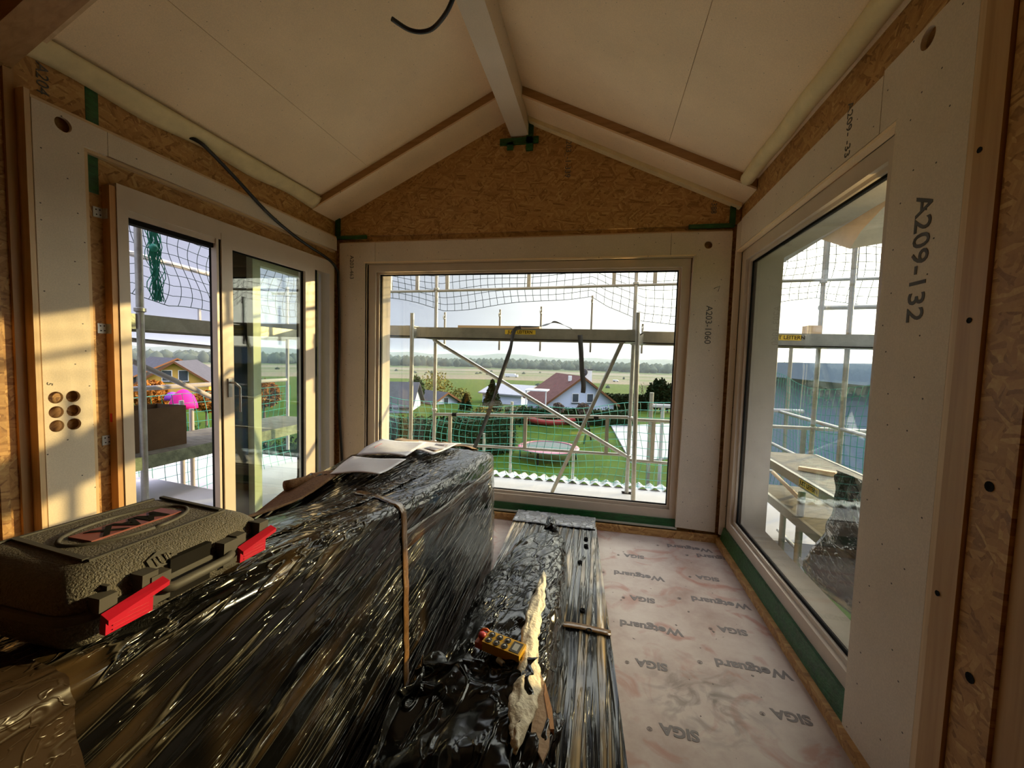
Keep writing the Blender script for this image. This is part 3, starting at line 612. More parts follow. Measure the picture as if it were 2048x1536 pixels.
def pack_pt(i, y, off=0, wr=1):
    k = round(y, 4)
    if k not in PRF: PRF[k] = pack_profile(y)
    P = PRF[k]; x, z, kind = P[i]
    a = P[max(i-1, 0)]; c = P[min(i+1, len(P)-1)]
    tx, tz = c[0]-a[0], c[1]-a[1]; ln_ = math.hypot(tx, tz) or 1; nx, nz = tz/ln_, -tx/ln_
    s = sum(math.hypot(P[j+1][0]-P[j][0], P[j+1][1]-P[j][1]) for j in (i-1,)) if i else 0
    L_ = i*.026
    d = (.0035*pn(y*1.5 - L_*.3, L_*34 + y*7.0, 1.3) + .0045*pn(y*2.2, L_*15 + y*3.2, 7.7) + .006*pn(y*1.6, L_*3.5, 3.1))*wr
    return Vector((x + nx*(d+off), y, max(.003, z + nz*(d+off))))
NP = len(pack_profile(1.0))
tp = thing('wrapped_pallet_pack', 'tall long pack in black stretch film with papers and the black case on top', 'wrapped pack', (-1.19, 1.75, 0))
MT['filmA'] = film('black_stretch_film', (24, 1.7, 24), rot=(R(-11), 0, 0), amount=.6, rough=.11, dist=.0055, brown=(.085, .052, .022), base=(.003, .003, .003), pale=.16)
ys = [.30+2.86*i/300 for i in range(301)]
mb = MB()
g = [[mb.bm.verts.new(pack_pt(i, y)) for i in range(NP)] for y in ys]
for a_, b_ in zip(g, g[1:]):
    for i in range(NP-1): mb.bm.faces.new((a_[i], a_[i+1], b_[i+1], b_[i]))
mb.bm.faces.new([v for v in g[0]][::-1]); 
# rounded far end
prev = g[-1]
for k, (dy, s_) in enumerate(((.015, .99), (.026, .97), (.032, .93))):
    cx, czz = -1.19, .44
    nxt = [mb.bm.verts.new(Vector((cx+(v.co.x-cx)*s_, 3.16+dy+.004*pn(v.co.x, k, v.co.z, 9), czz+(v.co.z-czz)*s_ if v.co.z > .1 else v.co.z))) for v in g[-1]]
    for i in range(NP-1): mb.bm.faces.new((prev[i], prev[i+1], nxt[i+1], nxt[i]))
    prev = nxt
mb.bm.faces.new(prev)
mb.build('film_wrapping', MT['filmA'], tp, smooth=True, ang=70)
def band_along(name, i0, i1, y0, y1, mat, off, n_=120, wr=1, jag=0):
    mb = MB(); ki = np.linspace(i0, i1, max(2, int(i1-i0)+1)).astype(int)
    ki = sorted(set(int(k) for k in ki)); rows = []
    for j in range(n_+1):
        y = y0+(y1-y0)*j/n_
        rows.append([mb.bm.verts.new(pack_pt(k, y, off + (jag*abs(pn(y*40, k*2.0, 5)) if jag else 0), wr)) for k in ki])
    for a_, b_ in zip(rows, rows[1:]):
        for q_ in range(len(ki)-1): mb.bm.faces.new((a_[q_], a_[q_+1], b_[q_+1], b_[q_]))
    return mb.build(name, mat, tp, smooth=True, solid=.001)
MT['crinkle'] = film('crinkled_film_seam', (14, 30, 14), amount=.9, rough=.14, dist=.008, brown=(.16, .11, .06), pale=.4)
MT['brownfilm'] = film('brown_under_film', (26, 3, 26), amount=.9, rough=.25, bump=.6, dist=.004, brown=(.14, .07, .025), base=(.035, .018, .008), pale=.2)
band_along('crinkled_seam', 55, 59, .95, 2.15, MT['crinkle'], .003, jag=.010)
band_along('brown_edge_tape', 33, 36, 1.51, 3.10, MT['brownfilm'], .0025)
# tape band over the pack
mb = MB(); rows = []
for i in range(9, 66):
    row = []
    for q_ in range(4):
        y = 1.50 + .045*(q_/3) + .012*max(0, i-48)*.9 - .0*i
        row.append(mb.bm.verts.new(pack_pt(i, round(y, 3), .004, .6)))
    rows.append(row)
for a_, b_ in zip(rows, rows[1:]):
    for q_ in range(3): mb.bm.faces.new((a_[q_], a_[q_+1], b_[q_+1], b_[q_]))
mb.build('packing_tape', MT['tapebrown'], tp, smooth=True, solid=.0012)
# brown paper end near the camera and torn cardboard at the far end
mb = MB(); rows = []
for j in range(9):
    y = .285 + .165*j/8
    rows.append([mb.bm.verts.new(pack_pt(i, max(.3, y) + .012*pn(i*.3, j, 2)*(j == 8), .007) + Vector((0, min(0, y-.3), 0))) for i in range(NP)])
for a_, b_ in zip(rows, rows[1:]):
    for q_ in range(NP-1): mb.bm.faces.new((a_[q_], a_[q_+1], b_[q_+1], b_[q_]))
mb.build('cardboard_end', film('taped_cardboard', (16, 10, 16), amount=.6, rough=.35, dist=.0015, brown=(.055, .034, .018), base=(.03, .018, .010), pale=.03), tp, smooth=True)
mb = MB(); mb.grid(lambda u, v: Vector((-1.60+.66*u, 2.99+.20*v + .015*pn(u*9, v, 1), interp(2.99+.2*v, ZR)*(u)+interp(2.99+.2*v, ZL)*(1-u) + .018 + .012*pn(u*7, v*3, 4) - .035*max(0, v-.6) + .022*math.sin(3.14*u))), 40, 8)
mb.build('torn_cardboard', MT['card'], tp, smooth=True, solid=.004)
def topz(x, y):
    t_ = min(1, max(0, (-.80-x)/(.775))); return interp(y, ZR)+(interp(y, ZL)-interp(y, ZR))*t_**1.6+.012*math.sin(math.pi*t_)
# brown mat, partly under the film
ft = thing('fibre_mat', 'brown fibre mat curling on the left side of the tall pack behind the case', 'mat', (-1.35, 1.6, 1.0))
mb = MB(); mb.grid(lambda u, v: Vector((-1.615+.02*v+.33*v*(1-.35*u), 1.02+1.05*u + .02*pn(u*20, v*3, 3)*(v > .9), topz(-1.60+.33*v, 1.02+1.05*u)+.012+.006*pn(u*6, v*4, 9))), 60, 14)
mb.build('sheet', MT['felt'], ft, smooth=True, solid=.008)
mb = MB(); mb.tube([Vector((-1.60+.10*k/8, 1.85+.22*k/8, topz(-1.6, 1.9)+.035)) for k in range(9)], .028, 14); mb.build('curled_edge', MT['felt'], ft, smooth=True)
# film edge torn, black, behind the mat
mb = MB(); mb.grid(lambda u, v: Vector((-1.60+.42*u, 1.98+.10*v+.04*u + .02*pn(u*14, v*2, 1), topz(-1.60+.42*u, 2.0)+.022+.015*abs(pn(u*11, v*5, 6)))), 50, 8)
mb.build('torn_film_edge', MT['filmA'], tp, smooth=True, solid=.002)
# papers and a wood offcut
def paper(label, pxs, lift, mat='paper', curl=.010):
    t_ = thing('paper_pouch', label, 'papers')
    P = []
    for px, py in pxs:
        d = ray(px, py); k = (0.88+.068*3.1-CAM.z)/(d.z+.068*d.y); P.append(CAM+d*k)
    mb = MB()
    def f(u, v):
        p = P[0].lerp(P[3], u).lerp(P[1].lerp(P[2], u), v)
        z = topz(p.x, p.y)+lift+curl*math.sin(2.6*u+v*2)**2
        return Vector((p.x, p.y, z))
    mb.grid(f, 14, 14); c = sum(P, Vector())/4; t_.location = (c.x, c.y, c.z)
    mb.build('sheet', MT[mat], t_, smooth=True, solid=.003); return t_, P
t1, P1 = paper('open white document pouch nearest the case on the tall pack', [(660, 942), (705, 922), (812, 936), (757, 960)], .036)
t2, P2 = paper('white document pouch with a red pen stroke on the tall pack', [(714, 921), (765, 893), (852, 906), (811, 931)], .046)
t3, P3 = paper('white sheet with brown tape pieces near the far end of the tall pack', [(800, 908), (838, 896), (922, 900), (864, 924)], .030)
def on_paper(P, u, v, lift):
    p = P[0].lerp(P[3], u).lerp(P[1].lerp(P[2], u), v); return Vector((p.x, p.y, topz(p.x, p.y)+lift+.010*math.sin(2.6*u+v*2)**2))
tube('red_stroke', [on_paper(P2, .22, (.25+.3*k/6), .0485) for k in range(7)], (.0012), MT['redink'], t2, seg=5)
mb = MB(); mb.grid(lambda u, v: on_paper(P3, .62+.3*u+.05*math.sin(v*5), .15+.55*v, .034+.006*math.sin(v*7)), 4, 14); mb.build('tape_piece', MT['tapebrown'], t3, smooth=True, solid=.001)
wb_ = thing('wood_offcut', 'short pale wood block lying behind the document pouches', 'wood block', (-1.41, 2.86, .93))
MB().beam((-1.50, 2.90, .945), (-1.33, 2.84, .945), .07, .028).build('block', MT['batten'], wb_, bevel=.002)

# ------------------------------------------------------------------ tool case
cs = thing('tool_case', 'black hard-shell tool case with red latches lying on the tall pack', 'tool case', (-.800, .465, 1.098), (R(-2.2), R(2.5), R(2.0)))
W_, L_, H_ = .345, .415, .125      # local: x from 0 to -W_, y from 0 to L_
def rshell(z0, z1, ins0, ins1, name, mat, bev=.012, parent=cs):
    mb = MB()
    a = [(-W_+ins0, ins0, z0), (-ins0, ins0, z0), (-ins0, L_-ins0, z0), (-W_+ins0, L_-ins0, z0)]
    b_ = [(-W_+ins1, ins1, z1), (-ins1, ins1, z1), (-ins1, L_-ins1, z1), (-W_+ins1, L_-ins1, z1)]
    va = [mb.bm.verts.new(p) for p in a]; vb = [mb.bm.verts.new(p) for p in b_]
    mb.bm.faces.new(va[::-1]); mb.bm.faces.new(vb)
    for i in range(4): mb.bm.faces.new((va[i], va[(i+1) % 4], vb[(i+1) % 4], vb[i]))
    return mb.build(name, mat, parent, world=False, bevel=bev, segs=5, smooth=True, ang=60)
def rring(z, ins, rad, seg=7):
    x0, x1, y0, y1 = -W_+ins, -ins, ins, L_-ins; P = []
    for cx, cy_, a0 in ((x1-rad, y0+rad, -90), (x1-rad, y1-rad, 0), (x0+rad, y1-rad, 90), (x0+rad, y0+rad, 180)):
        for k in range(seg+1):
            a_ = R(a0+90*k/seg); P.append(Vector((cx+rad*math.cos(a_), cy_+rad*math.sin(a_), z)))
    return P
def shell(name, prof, mat):
    mb = MB(); rings = [[mb.bm.verts.new(p) for p in rring(*q)] for q in prof]; n_ = len(rings[0])
    for a_, b_ in zip(rings, rings[1:]):
        for k in range(n_): mb.bm.faces.new((a_[k], a_[(k+1) % n_], b_[(k+1) % n_], b_[k]))
    mb.bm.faces.new(rings[0][::-1]); mb.bm.faces.new(rings[-1])
    return mb.build(name, mat, cs, world=False, smooth=True, ang=38)
shell('bottom_shell', [(-.004, .030, .03), (.004, .018, .035), (.020, .010, .04), (.040, .008, .04), (.060, .005, .04)], MT['plastic'])
lid = shell('lid', [(.062, .003, .042), (.080, .005, .042), (.094, .011, .042), (.106, .022, .042), (.115, .036, .04), (.1215, .052, .035), (.1245, .066, .03), (H_, .078, .025)], MT['plastic'])
shell('rim', [(.052, 0, .044), (.055, -.003, .046), (.067, -.003, .046), (.070, 0, .044)], MT['plasticS'])
def lbox(name, a, b_, mat, par=cs, bev=.003, **k): return MB().box(a, b_).build(name, mat, par, world=False, bevel=bev, segs=3, smooth=True, ang=50, **k)
# raised ribs on lid, recessed look by raised borders
for y in (.070, .345):
    MB().beam((-.075, y, H_+.001), (-W_+.075, y+.02, H_+.001), .010, .006).build('lid_rib', MT['plasticS'], lid, world=False, bevel=.002)
MB().beam((-.070, .070, H_), (-.070, .35, H_), .006, .005).build('lid_rib', MT['plasticS'], lid, world=False, bevel=.002)
MB().beam((-W_+.07, .070, H_), (-W_+.07, .35, H_), .006, .005).build('lid_rib', MT['plasticS'], lid, world=False, bevel=.002)
mb = MB(); pts = [(-.17+.062*math.cos(a), .215+.118*math.sin(a), H_+.0005) for a in [2*math.pi*k/40 for k in range(41)]]
mb.tube(pts, .0042, 8); mb.build('oval_ring', MT['plasticS'], lid, world=False, smooth=True)
mb = MB().box((-.198, .125, H_-.001), (-.142, .305, H_+.003)); mb.build('badge', simple('faded_red_badge', (.25, .07, .06), .45), lid, world=False, bevel=.001)
tm = text('badge_lettering', 'MAX', .062, (-.170, .215, H_+.0035), (0, -1, 0), (1, 0, 0), MT['gasket'], None, depth=.0008, bold=.002); tm.parent = lid
# handle
hb = MB(); hb.tube([(.0, .125, .060), (.020, .130, .060), (.026, .145, .058), (.026, .265, .058), (.020, .280, .060), (.0, .285, .060)], .0095, 10)
hb.build('carry_handle', MT['plasticS'], cs, world=False, smooth=True)
for y in (.128, .282): lbox('handle_lug', (-.006, y-.018, .036), (.018, y+.018, .090), MT['plasticS'], bev=.008)
lbox('recess_shade_block', (-.03, .16, .018), (-.0005, .25, .098), MT['gasket'], bev=.006)  # solid black block, painting the shadow behind the carry handle
# latches
for y in (.075, .345):
    lbox('latch_boss', (-.01, y-.045, .068), (.014, y-.018, .092), MT['plasticS'], bev=.006); lbox('latch_boss', (-.01, y+.020, .056), (.016, y+.048, .100), MT['plasticS'], bev=.008)
    la = lbox('latch', (.010, y-.040, .030), (.022, y+.036, .056), MT['red'], bev=.004)
    mb = MB(); mb.prism([(.018, y-.045, .060), (.018, y+.055, .076), (.034, y+.055, .070), (.034, y-.045, .052)], (0, 0, .008)); mb.build('latch_lip', MT['red'], la, world=False, bevel=.002)
    for k in range(3): MB().box((.022, y-.03, .034+.007*k), (.0235, y+.028, .036+.007*k)).build('latch_groove', MT['red'], la, world=False)
lbox('side_rib', (-.020, .052, .070), (-.002, .058, .100), MT['plasticS'], bev=.001); lbox('side_rib', (-.020, .365, .070), (-.002, .371, .100), MT['plasticS'], bev=.001)
pl = MB().prism([(-.0075, .128, .090), (-.0075, .182, .090), (-.0215, .182, .106), (-.0300, .155, .1125), (-.0215, .128, .106)], (.0035, 0, .001)).build('up_badge', MT['plasticS'], lid, world=False, bevel=.0008)
tu = text('up_lettering', '1UP', .024, (-.0110, .155, .1000), (0, 1, 0), (-.87, 0, 1), MT['plastic'], None, depth=.001, bold=.0008); tu.parent = lid
lbl = MB().box((-.300, .004, .024), (-.215, .012, .048)).build('side_label', simple('white_red_label', (.5, .38, .35), .5), cs, world=False)
MB().box((-.290, .003, .028), (-.262, .0042, .044)).build('label_red_box', MT['red'], lbl, world=False)

# ------------------------------------------------------------------ low board pack
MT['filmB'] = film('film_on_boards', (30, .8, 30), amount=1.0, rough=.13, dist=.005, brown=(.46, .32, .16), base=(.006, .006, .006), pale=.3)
bp_ = thing('wrapped_board_pack', 'flat low pack of boards in streaky stretch film lying along the floor', 'wrapped pack', (-.3, 2.5, 0))
def bx(y): t_ = (3.9-y)/2.9; return (-.742+.14*t_, .002+.185*t_)
mb = MB()
def bprof(u, y):
    x0, x1 = bx(y); h = .118
    if u < .1: return (x0, h*u/.1)
    if u > .9: return (x1, h*(1-u)/.1)
    return (x0+(x1-x0)*(u-.1)/.8, h)
mb.grid(lambda u, v: (lambda y: Vector((bprof(u, y)[0], y, max(.003, bprof(u, y)[1] + (.0045*pn(u*42, y*1.3, 2)+.003*pn(u*90, y*2.2, 8) if .1 < u < .9 else 0)))))(1.0+2.9*v), 130, 110)
x0, x1 = bx(3.9); mb.prism([(x0, 3.895, .003), (x1, 3.895, .003), (x1, 3.895, .116), (x0, 3.895, .116)], (0, .006, 0))
x0, x1 = bx(1.0); mb.prism([(x0, .995, .003), (x1, .995, .003), (x1, .995, .116), (x0, .995, .116)], (0, .006, 0))
mb.build('film_wrapping', MT['filmB'], bp_, smooth=True, ang=60)
x0, x1 = bx(3.8)
mb = MB(); mb.grid(lambda u, v: Vector((x0+.002+(x1-x0-.004)*u, 3.62+.285*v + .012*pn(u*6, v, 2), .126+.006*pn(u*25, v*6, 3))), 50, 8); mb.build('clear_end_film', film('pale_end_film', (14, 14, 14), amount=1, rough=.15, brown=(.4, .4, .42), base=(.2, .2, .21), pale=.5), bp_, smooth=True, solid=.002)
mb = MB(); mb.grid(lambda u, v: Vector((-.20+.31*u, 2.215+.05*v+.01*math.sin(u*4), .128)), 12, 3); mb.build('packing_tape', MT['tapebrown'], bp_, smooth=True, solid=.001)
for px, py in ((1172, 1078), (1172, 1092), (1160, 1125), (1165, 1222), (1178, 1263)):
    p = on('Z', .122, px, py)
    MB().lathe([(.016, .115), (.018, .128), (.014, .134), (.009, .128), (.004, .118)], 12, (p.x, p.y, 0)).build('torn_hole', MT['gasket'], bp_, smooth=True)

# ------------------------------------------------------------------ torn bundle
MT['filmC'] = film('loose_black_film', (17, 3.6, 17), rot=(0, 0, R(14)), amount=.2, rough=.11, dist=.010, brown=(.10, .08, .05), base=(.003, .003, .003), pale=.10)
tb = thing('torn_film_bundle', 'long bundle in torn black film with pale cardboard showing, under the yellow remote', 'wrapped bundle', (-.36, 2.0, .12))
BL = [(1.0, -.66), (1.5, -.64), (2.3, -.63), (2.75, -.56), (3.02, -.42), (3.2, -.36)]
BR = [(1.0, -.12), (2.0, -.13), (2.6, -.16), (2.95, -.19), (3.08, -.24), (3.2, -.30)]
BT = [(1.0, .39), (1.7, .40), (2.4, .38), (2.8, .36), (3.02, .33), (3.14, .26), (3.2, .20)]
def bund(u, v):
    y = 1.0+2.2*v; xl, xr, zt = interp(y, BL), interp(y, BR), interp(y, BT); z0 = .124
    a = math.pi*u; ca = math.cos(a); sa = math.sin(a); e = .55
    x = (xl+xr)/2 + (xr-xl)/2*math.copysign(abs(ca)**e, ca); z = z0 + (zt-z0)*abs(sa)**.62
    if u < .5: z += -.01
    wk = .012*pn(x*14, y*6 + u*5, 2) + .007*pn(x*30, y*14, 5) + .010*abs(pn(u*9, y*3.5, 8))
    return Vector((x+wk*ca*.8, y, max(.122, z+wk*sa)))
mb = MB(); gg = mb.grid(bund, 90, 170); mb.bm.faces.new([r_[0] for r_ in gg]); mb.bm.faces.new([r_[-1] for r_ in gg][::-1])
mb.build('film_wrapping', MT['filmC'], tb, smooth=True)
mb = MB(); mb.tube([(-.33, 3.12, .27), (-.335, 3.17, .30), (-.34, 3.21, .325), (-.345, 3.23, .335)], .03, 12, radii=[.06, .045, .035, .028]); mb.build('twisted_end', MT['filmC'], tb, smooth=True)
# exposed cardboard / foam, an irregular strip along the crest
def crest(px, py, z): return on('Z', z, px, py)
CL = [(1085, 1150, .405), (1062, 1200, .41), (1045, 1260, .43), (1035, 1340, .44), (1018, 1400, .445), (1018, 1460, .445), (1028, 1508, .44)]
CR = [(1092, 1150, .405), (1090, 1200, .41), (1078, 1260, .42), (1075, 1320, .425), (1083, 1370, .42), (1068, 1430, .43), (1032, 1510, .44)]
mb = MB()
def cr_(u, v):
    k = v*(len(CL)-1); i = min(int(k), len(CL)-2); f = k-i
    a = crest(*CL[i]).lerp(crest(*CL[i+1]), f); b_ = crest(*CR[i]).lerp(crest(*CR[i+1]), f)
    p = a.lerp(b_, u); return p + Vector((.012*pn(u*3, v*22, 1), 0, .016*math.sin(math.pi*u)+.012*pn(u*4, v*14, 4)))
mb.grid(cr_, 14, 60)
mb.build('pale_cardboard', simple('pale_foam_card', (.70, .60, .42), .6, var=.15, scale=25, bump=.7, bscale=60), tb, smooth=True, solid=.006)
mb = MB()
PV = [(1078, 1345), (1092, 1380), (1103, 1425), (1098, 1500), (1085, 1530), (1060, 1480), (1070, 1410)]
mb.prism([on('Z', .405, *p) for p in PV], (0, 0, .012)); mb.build('brown_cardboard', simple('torn_brown_card', (.45, .30, .18), .8, bump=.5), tb)
mb = MB(); mb.prism([on('Z', .40, *p) for p in ((1090, 1375), (1104, 1430), (1108, 1470), (1100, 1470), (1088, 1400))], (0, 0, .02)); mb.build('wood_strip', simple('orange_wood_strip', (.60, .28, .09), .6, var=.2, scale=30, stretch=(6, 1, 1)), tb)
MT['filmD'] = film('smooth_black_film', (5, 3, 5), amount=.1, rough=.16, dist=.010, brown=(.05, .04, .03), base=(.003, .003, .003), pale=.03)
# torn flaps of film
def flap(name, c0, U, V, nu, nv, amp, sd_, jag=.03, mat='filmD'):
    c0 = Vector(c0); U = Vector(U); V = Vector(V); Wn = U.cross(V).normalized()
    mb = MB()
    def f(u, v):
        eu = 1+jag*4*pn(v*6, sd_, 1)*(u > .8); ev = 1+jag*5*pn(u*7, sd_, 5)*(v > .8)
        return c0+U*u*eu+V*v*ev+Wn*(amp*pn(u*3.2, v*3.2, sd_)+amp*.30*pn(u*8, v*8, sd_+3)+amp*.10*abs(pn(u*19, v*17, sd_)))
    mb.grid(f, nu, nv); return mb.build(name, MT[mat], tb, smooth=True, solid=.0015)
flap('torn_flap', (-.66, 1.02, .36), (.46, .02, .07), (.02, .50, .02), 40, 46, .035, 2.2)
flap('torn_flap', (-.66, 1.46, .385), (.40, .08, .06), (.0, -.16, -.03), 36, 22, .05, 8.2)
flap('torn_flap', (-.68, 1.0, .12), (.02, .52, .02), (.05, .0, .30), 40, 30, .04, 4.4)
flap('torn_flap', (-.21, 1.0, .43), (.12, .04, -.05), (.01, .36, -.01), 26, 34, .04, 12.4)

# ------------------------------------------------------------------ crane remote
MT['remy'] = simple('yellow_remote_shell', (.72, .40, .02), .4, var=.05); MT['remo'] = simple('orange_stop_guard', (.62, .13, .02), .4)
ra = on('Z', .455, 958, 1272); rb_ = on('Z', .455, 1048, 1302); dv = (rb_-ra); ang_ = math.atan2(dv.y, dv.x)
rm = thing('crane_remote', 'yellow crane remote control with six black buttons and red stop knob', 'remote control', (ra.x, ra.y, .430), (R(6), R(1), ang_ - R(3)))
ln_ = dv.length*1.0; wd_ = .066
s_ = ln_/.19
body = MB().box((.035, -wd_/2, 0), (ln_, wd_/2, .042)).build('housing', MT['remy'], rm, world=False, bevel=.007, segs=3, smooth=True, ang=50)
MB().box((0, -wd_/2+.002, 0), (.036, wd_/2-.002, .026)).build('stop_base', MT['remo'], rm, world=False, bevel=.005, segs=3, smooth=True, ang=50)
mb = MB(); mb.tube([(.034, .030, .034), (.020, .033, .040), (.006, .028, .040), (-.002, .016, .036)], .0055, 8); mb.build('stop_guard', MT['remo'], rm, world=False, smooth=True)
MB().lathe([(.010, .026), (.010, .034), (.0155, .037), (.0165, .043), (.014, .048), (.008, .0505), (.001, .051)], 20, (.018, -.004, 0)).build('stop_knob', simple('dark_red_knob', (.42, .03, .03), .35), rm, world=False, smooth=True, ang=60)
for i in range(3):
    for j in range(2):
        c = (.056+.034*i*s_, -.015+.030*j, 0)
        bt = MB().lathe([(.0135, .042), (.0135, .045), (.0105, .0455), (.0100, .0435), (.0040, .0430)], 22, c).build('button', MT['plasticS'], rm, world=False, smooth=True, ang=50)
        MB().lathe([(.0062, .043), (.0062, .0462), (.0045, .0472), (.001, .0474)], 16, c).build('button_cap', MT['bhandle'], bt, world=False, smooth=True, ang=50)
dp = MB().box((ln_-.048, -.026, .0415), (ln_-.008, .026, .0435)).build('label_panel', MT['plasticS'], rm, world=False, bevel=.0015)
MB().box((ln_-.040, -.017, .0435), (ln_-.018, .017, .0440)).build('grey_label', simple('grey_label_sticker', (.42, .42, .38), .5), dp, world=False)
mb = MB(); mb.tube([(ln_-.002, -.012, .012), (ln_+.018, -.020, .010), (ln_+.026, -.045, .006), (ln_+.012, -.068, .004), (ln_-.018, -.070, .004), (ln_-.050, -.060, .006), (ln_-.075, -.052, .006)], .0045, 8); mb.build('wrist_cord', MT['strapb'], rm, world=False, smooth=True)
mb = MB(); mb.tube([(ln_-.055, -.058, .006), (ln_-.085, -.048, .006)], .010, 10); mb.build('cord_ferrule', simple('striped_ferrule', (.55, .5, .42), .4), rm, world=False, smooth=True)

# ================================================================== SCAFFOLD AND TERRACE OUTSIDE
def ttube(name, label, cat, pts, r, mat='galv', group=None, seg=10):
    return tag(tube(name, pts, r, MT[mat], seg=seg), label, cat, group)
# terrace
te = struct('terrace')
box('roof_sheet', (-6.2, 4.27, -.32), (9.0, 5.55, -.05), MT['white'], te)
box('roof_sheet', (-9.0, -3.0, -.32), (-3.10, 5.55, -.04), MT['white'], te)
box('gravel_strip', (-2.9, 4.26, -.05), (1.6, 4.95, -.02), simple('pale_gravel_strip', (.50, .46, .42), .9, var=.4, scale=30, bump=.9, bscale=50), te)
mb = MB(); mb.grid(lambda u, v: Vector((-3.2+5.8*u, 5.50+.55*v, -.03-.10*v+.022*math.sin(u*5.8/.15*2*math.pi))), 620, 4)
tag(mb.build('corrugated_sheet', simple('clear_corrugated_plastic', (.62, .68, .70), .15, var=.05, coat=.5), smooth=True, solid=.004), 'translucent corrugated roof sheet edging the white terrace beyond the big window', 'roof sheet')
# raised white roof block seen through the open sliding door
pb = struct('trim_1')
A_ = on('Z', .30, 292, 955); B_ = on('Z', .30, 446, 984); dd = (B_-A_); nn = Vector((-dd.y, dd.x, 0)).normalized()
if nn.x > 0: nn = -nn
A2 = A_-dd*1.0; B2 = B_+dd*.35
MB().prism([A2+Vector((0, 0, -.35)), B2+Vector((0, 0, -.35)), B2+nn*5+Vector((0, 0, -.35)), A2+nn*5+Vector((0, 0, -.35))], (0, 0, .33)).build('white_block', MT['white'], pb)
MB().prism([A2+Vector((0, 0, -.02))-nn*.01, B2+Vector((0, 0, -.02))-nn*.01, B2+nn*5+Vector((0, 0, -.02)), A2+nn*5+Vector((0, 0, -.02))], (0, 0, .02)).build('cover_sheet', simple('pale_lilac_sheet', (.66, .64, .68), .6, var=.08, scale=3), pb)

YI, YO = 4.62, 5.32
def upright(name_label, x, y, z0, z1, r=.024, wedge=(), mat='galv', lean=0):
    t_ = thing('scaffold_upright', name_label, 'scaffold tube', (x, y, z0))
    MB().tube([(x+lean, y, z0), (x, y, (z0+z1)/2), (x-lean, y, z1)], r, 12).build('tube', MT[mat], t_, smooth=True, ang=50)
    MB().box((x-.06, y-.06, z0-.012), (x+.06, y+.06, z0)).build('base_plate', MT[mat], t_)
    for z in wedge: MB().lathe([(r+.002, z-.02), (r+.014, z-.012), (r+.014, z+.012), (r+.002, z+.02)], 14, (x, y, 0)).build('clamp', MT[mat], t_, smooth=True, ang=40)
    return t_
upright('short inner scaffold tube left in the big window, ending above the deck beam', -2.225, YI, -.02, 2.10)
upright('short inner scaffold tube right in the big window, ending above the deck beam', .380, YI, -.02, 2.12, lean=.02)
upright('tall outer scaffold tube left of centre in the big window', -2.215, YO, -.05, 4.2, wedge=(.42, .86, 1.82, 2.50))
upright('tall outer scaffold tube close behind the right short tube in the big window', .375, YO, -.05, 4.2, wedge=(.42, .90, 1.82, 2.55))
upright('tall scaffold tube seen through the right window behind the safety net', on('Y', YO, 1640, 660).x, YO, -.05, 4.2, wedge=(.42, .90, 2.55), mat='alu')
upright('short scaffold tube left in the right window beside the exterior wall corner', on('Y', YO+1.2, 1578, 760).x, YO+1.2, -.4, 1.9, mat='alu')
# deck beams (upper deck)
def deck(label, x0, x1, z=1.79, extra=None, name='scaffold_deck'):
    t_ = thing(name, label, 'scaffold deck', ((x0+x1)/2, YI+.35, z))
    box('deck_board', (x0, YI+.08, z+.105), (x1, YO-.05, z+.118), MT['deck'], t_)
    box('side_beam', (x0, YI+.05, z), (x1, YI+.075, z+.125), MT['alu'], t_)
    box('beam_lip', (x0, YI+.045, z-.004), (x1, YI+.10, z+.006), MT['gasket'], t_)
    box('side_beam', (x0, YO-.06, z), (x1, YO-.035, z+.125), MT['alu'], t_)
    box('end_cap', (x0, YI+.047, z-.002), (x0+.05, YO-.03, z+.127), MT['alu'], t_); box('end_cap', (x1-.10, YI+.047, z-.002), (x1, YO-.03, z+.127), MT['alu'], t_)
    return t_
dk = deck('weathered aluminium scaffold deck across the big window with the webbing strap over it', -2.19, .355, 1.815)
def sticker(x0, x1, y, z0, z1, par):
    s_ = box('sticker', (x0, y-.0015, z0), (x1, y, z1), MT['yellow'], par)
    text('sticker_lettering', 'JUST LEITERN', (z1-z0)*.95, ((x0+x1)/2, y-.0018, (z0+z1)/2), (1, 0, 0), (0, 0, 1), MT['gasket'], s_, depth=.0003, bold=.001)
sx0 = on('Y', YI+.05, 1010, 665).x; sx1 = on('Y', YI+.05, 1071, 665).x
sticker(sx0, sx1, YI+.05, 1.872, 1.922, dk)
deck('scaffold deck left of the big window tubes, mostly hidden behind the exterior wall', -4.8, -2.24, 1.83)
dk2 = deck('scaffold deck right of the big window, running on behind the right window', .43, 3.4, 1.80)
sticker(on('Y', YI+.05, 1548, 672).x, on('Y', YI+.05, 1603, 672).x, YI+.05, 1.855, 1.91, dk2)
tag(MB().box((on('Y', YI+.2, 918, 650).x, YI+.16, 1.935), (on('Y', YI+.2, 1080, 650).x, YI+.30, 1.975)).build('wooden_plank', MT['battenX'], bevel=.002), 'pale wooden plank lying on the scaffold deck in the big window', 'plank')
tag(MB().box((on('Y', YI+.3, 1608, 655).x, YI+.2, 1.92), (on('Y', YI+.3, 1634, 655).x, YI+.34, 2.02)).build('wood_block', MT['battenX'], bevel=.003), 'small wooden block on the scaffold deck in the right window', 'wood block')
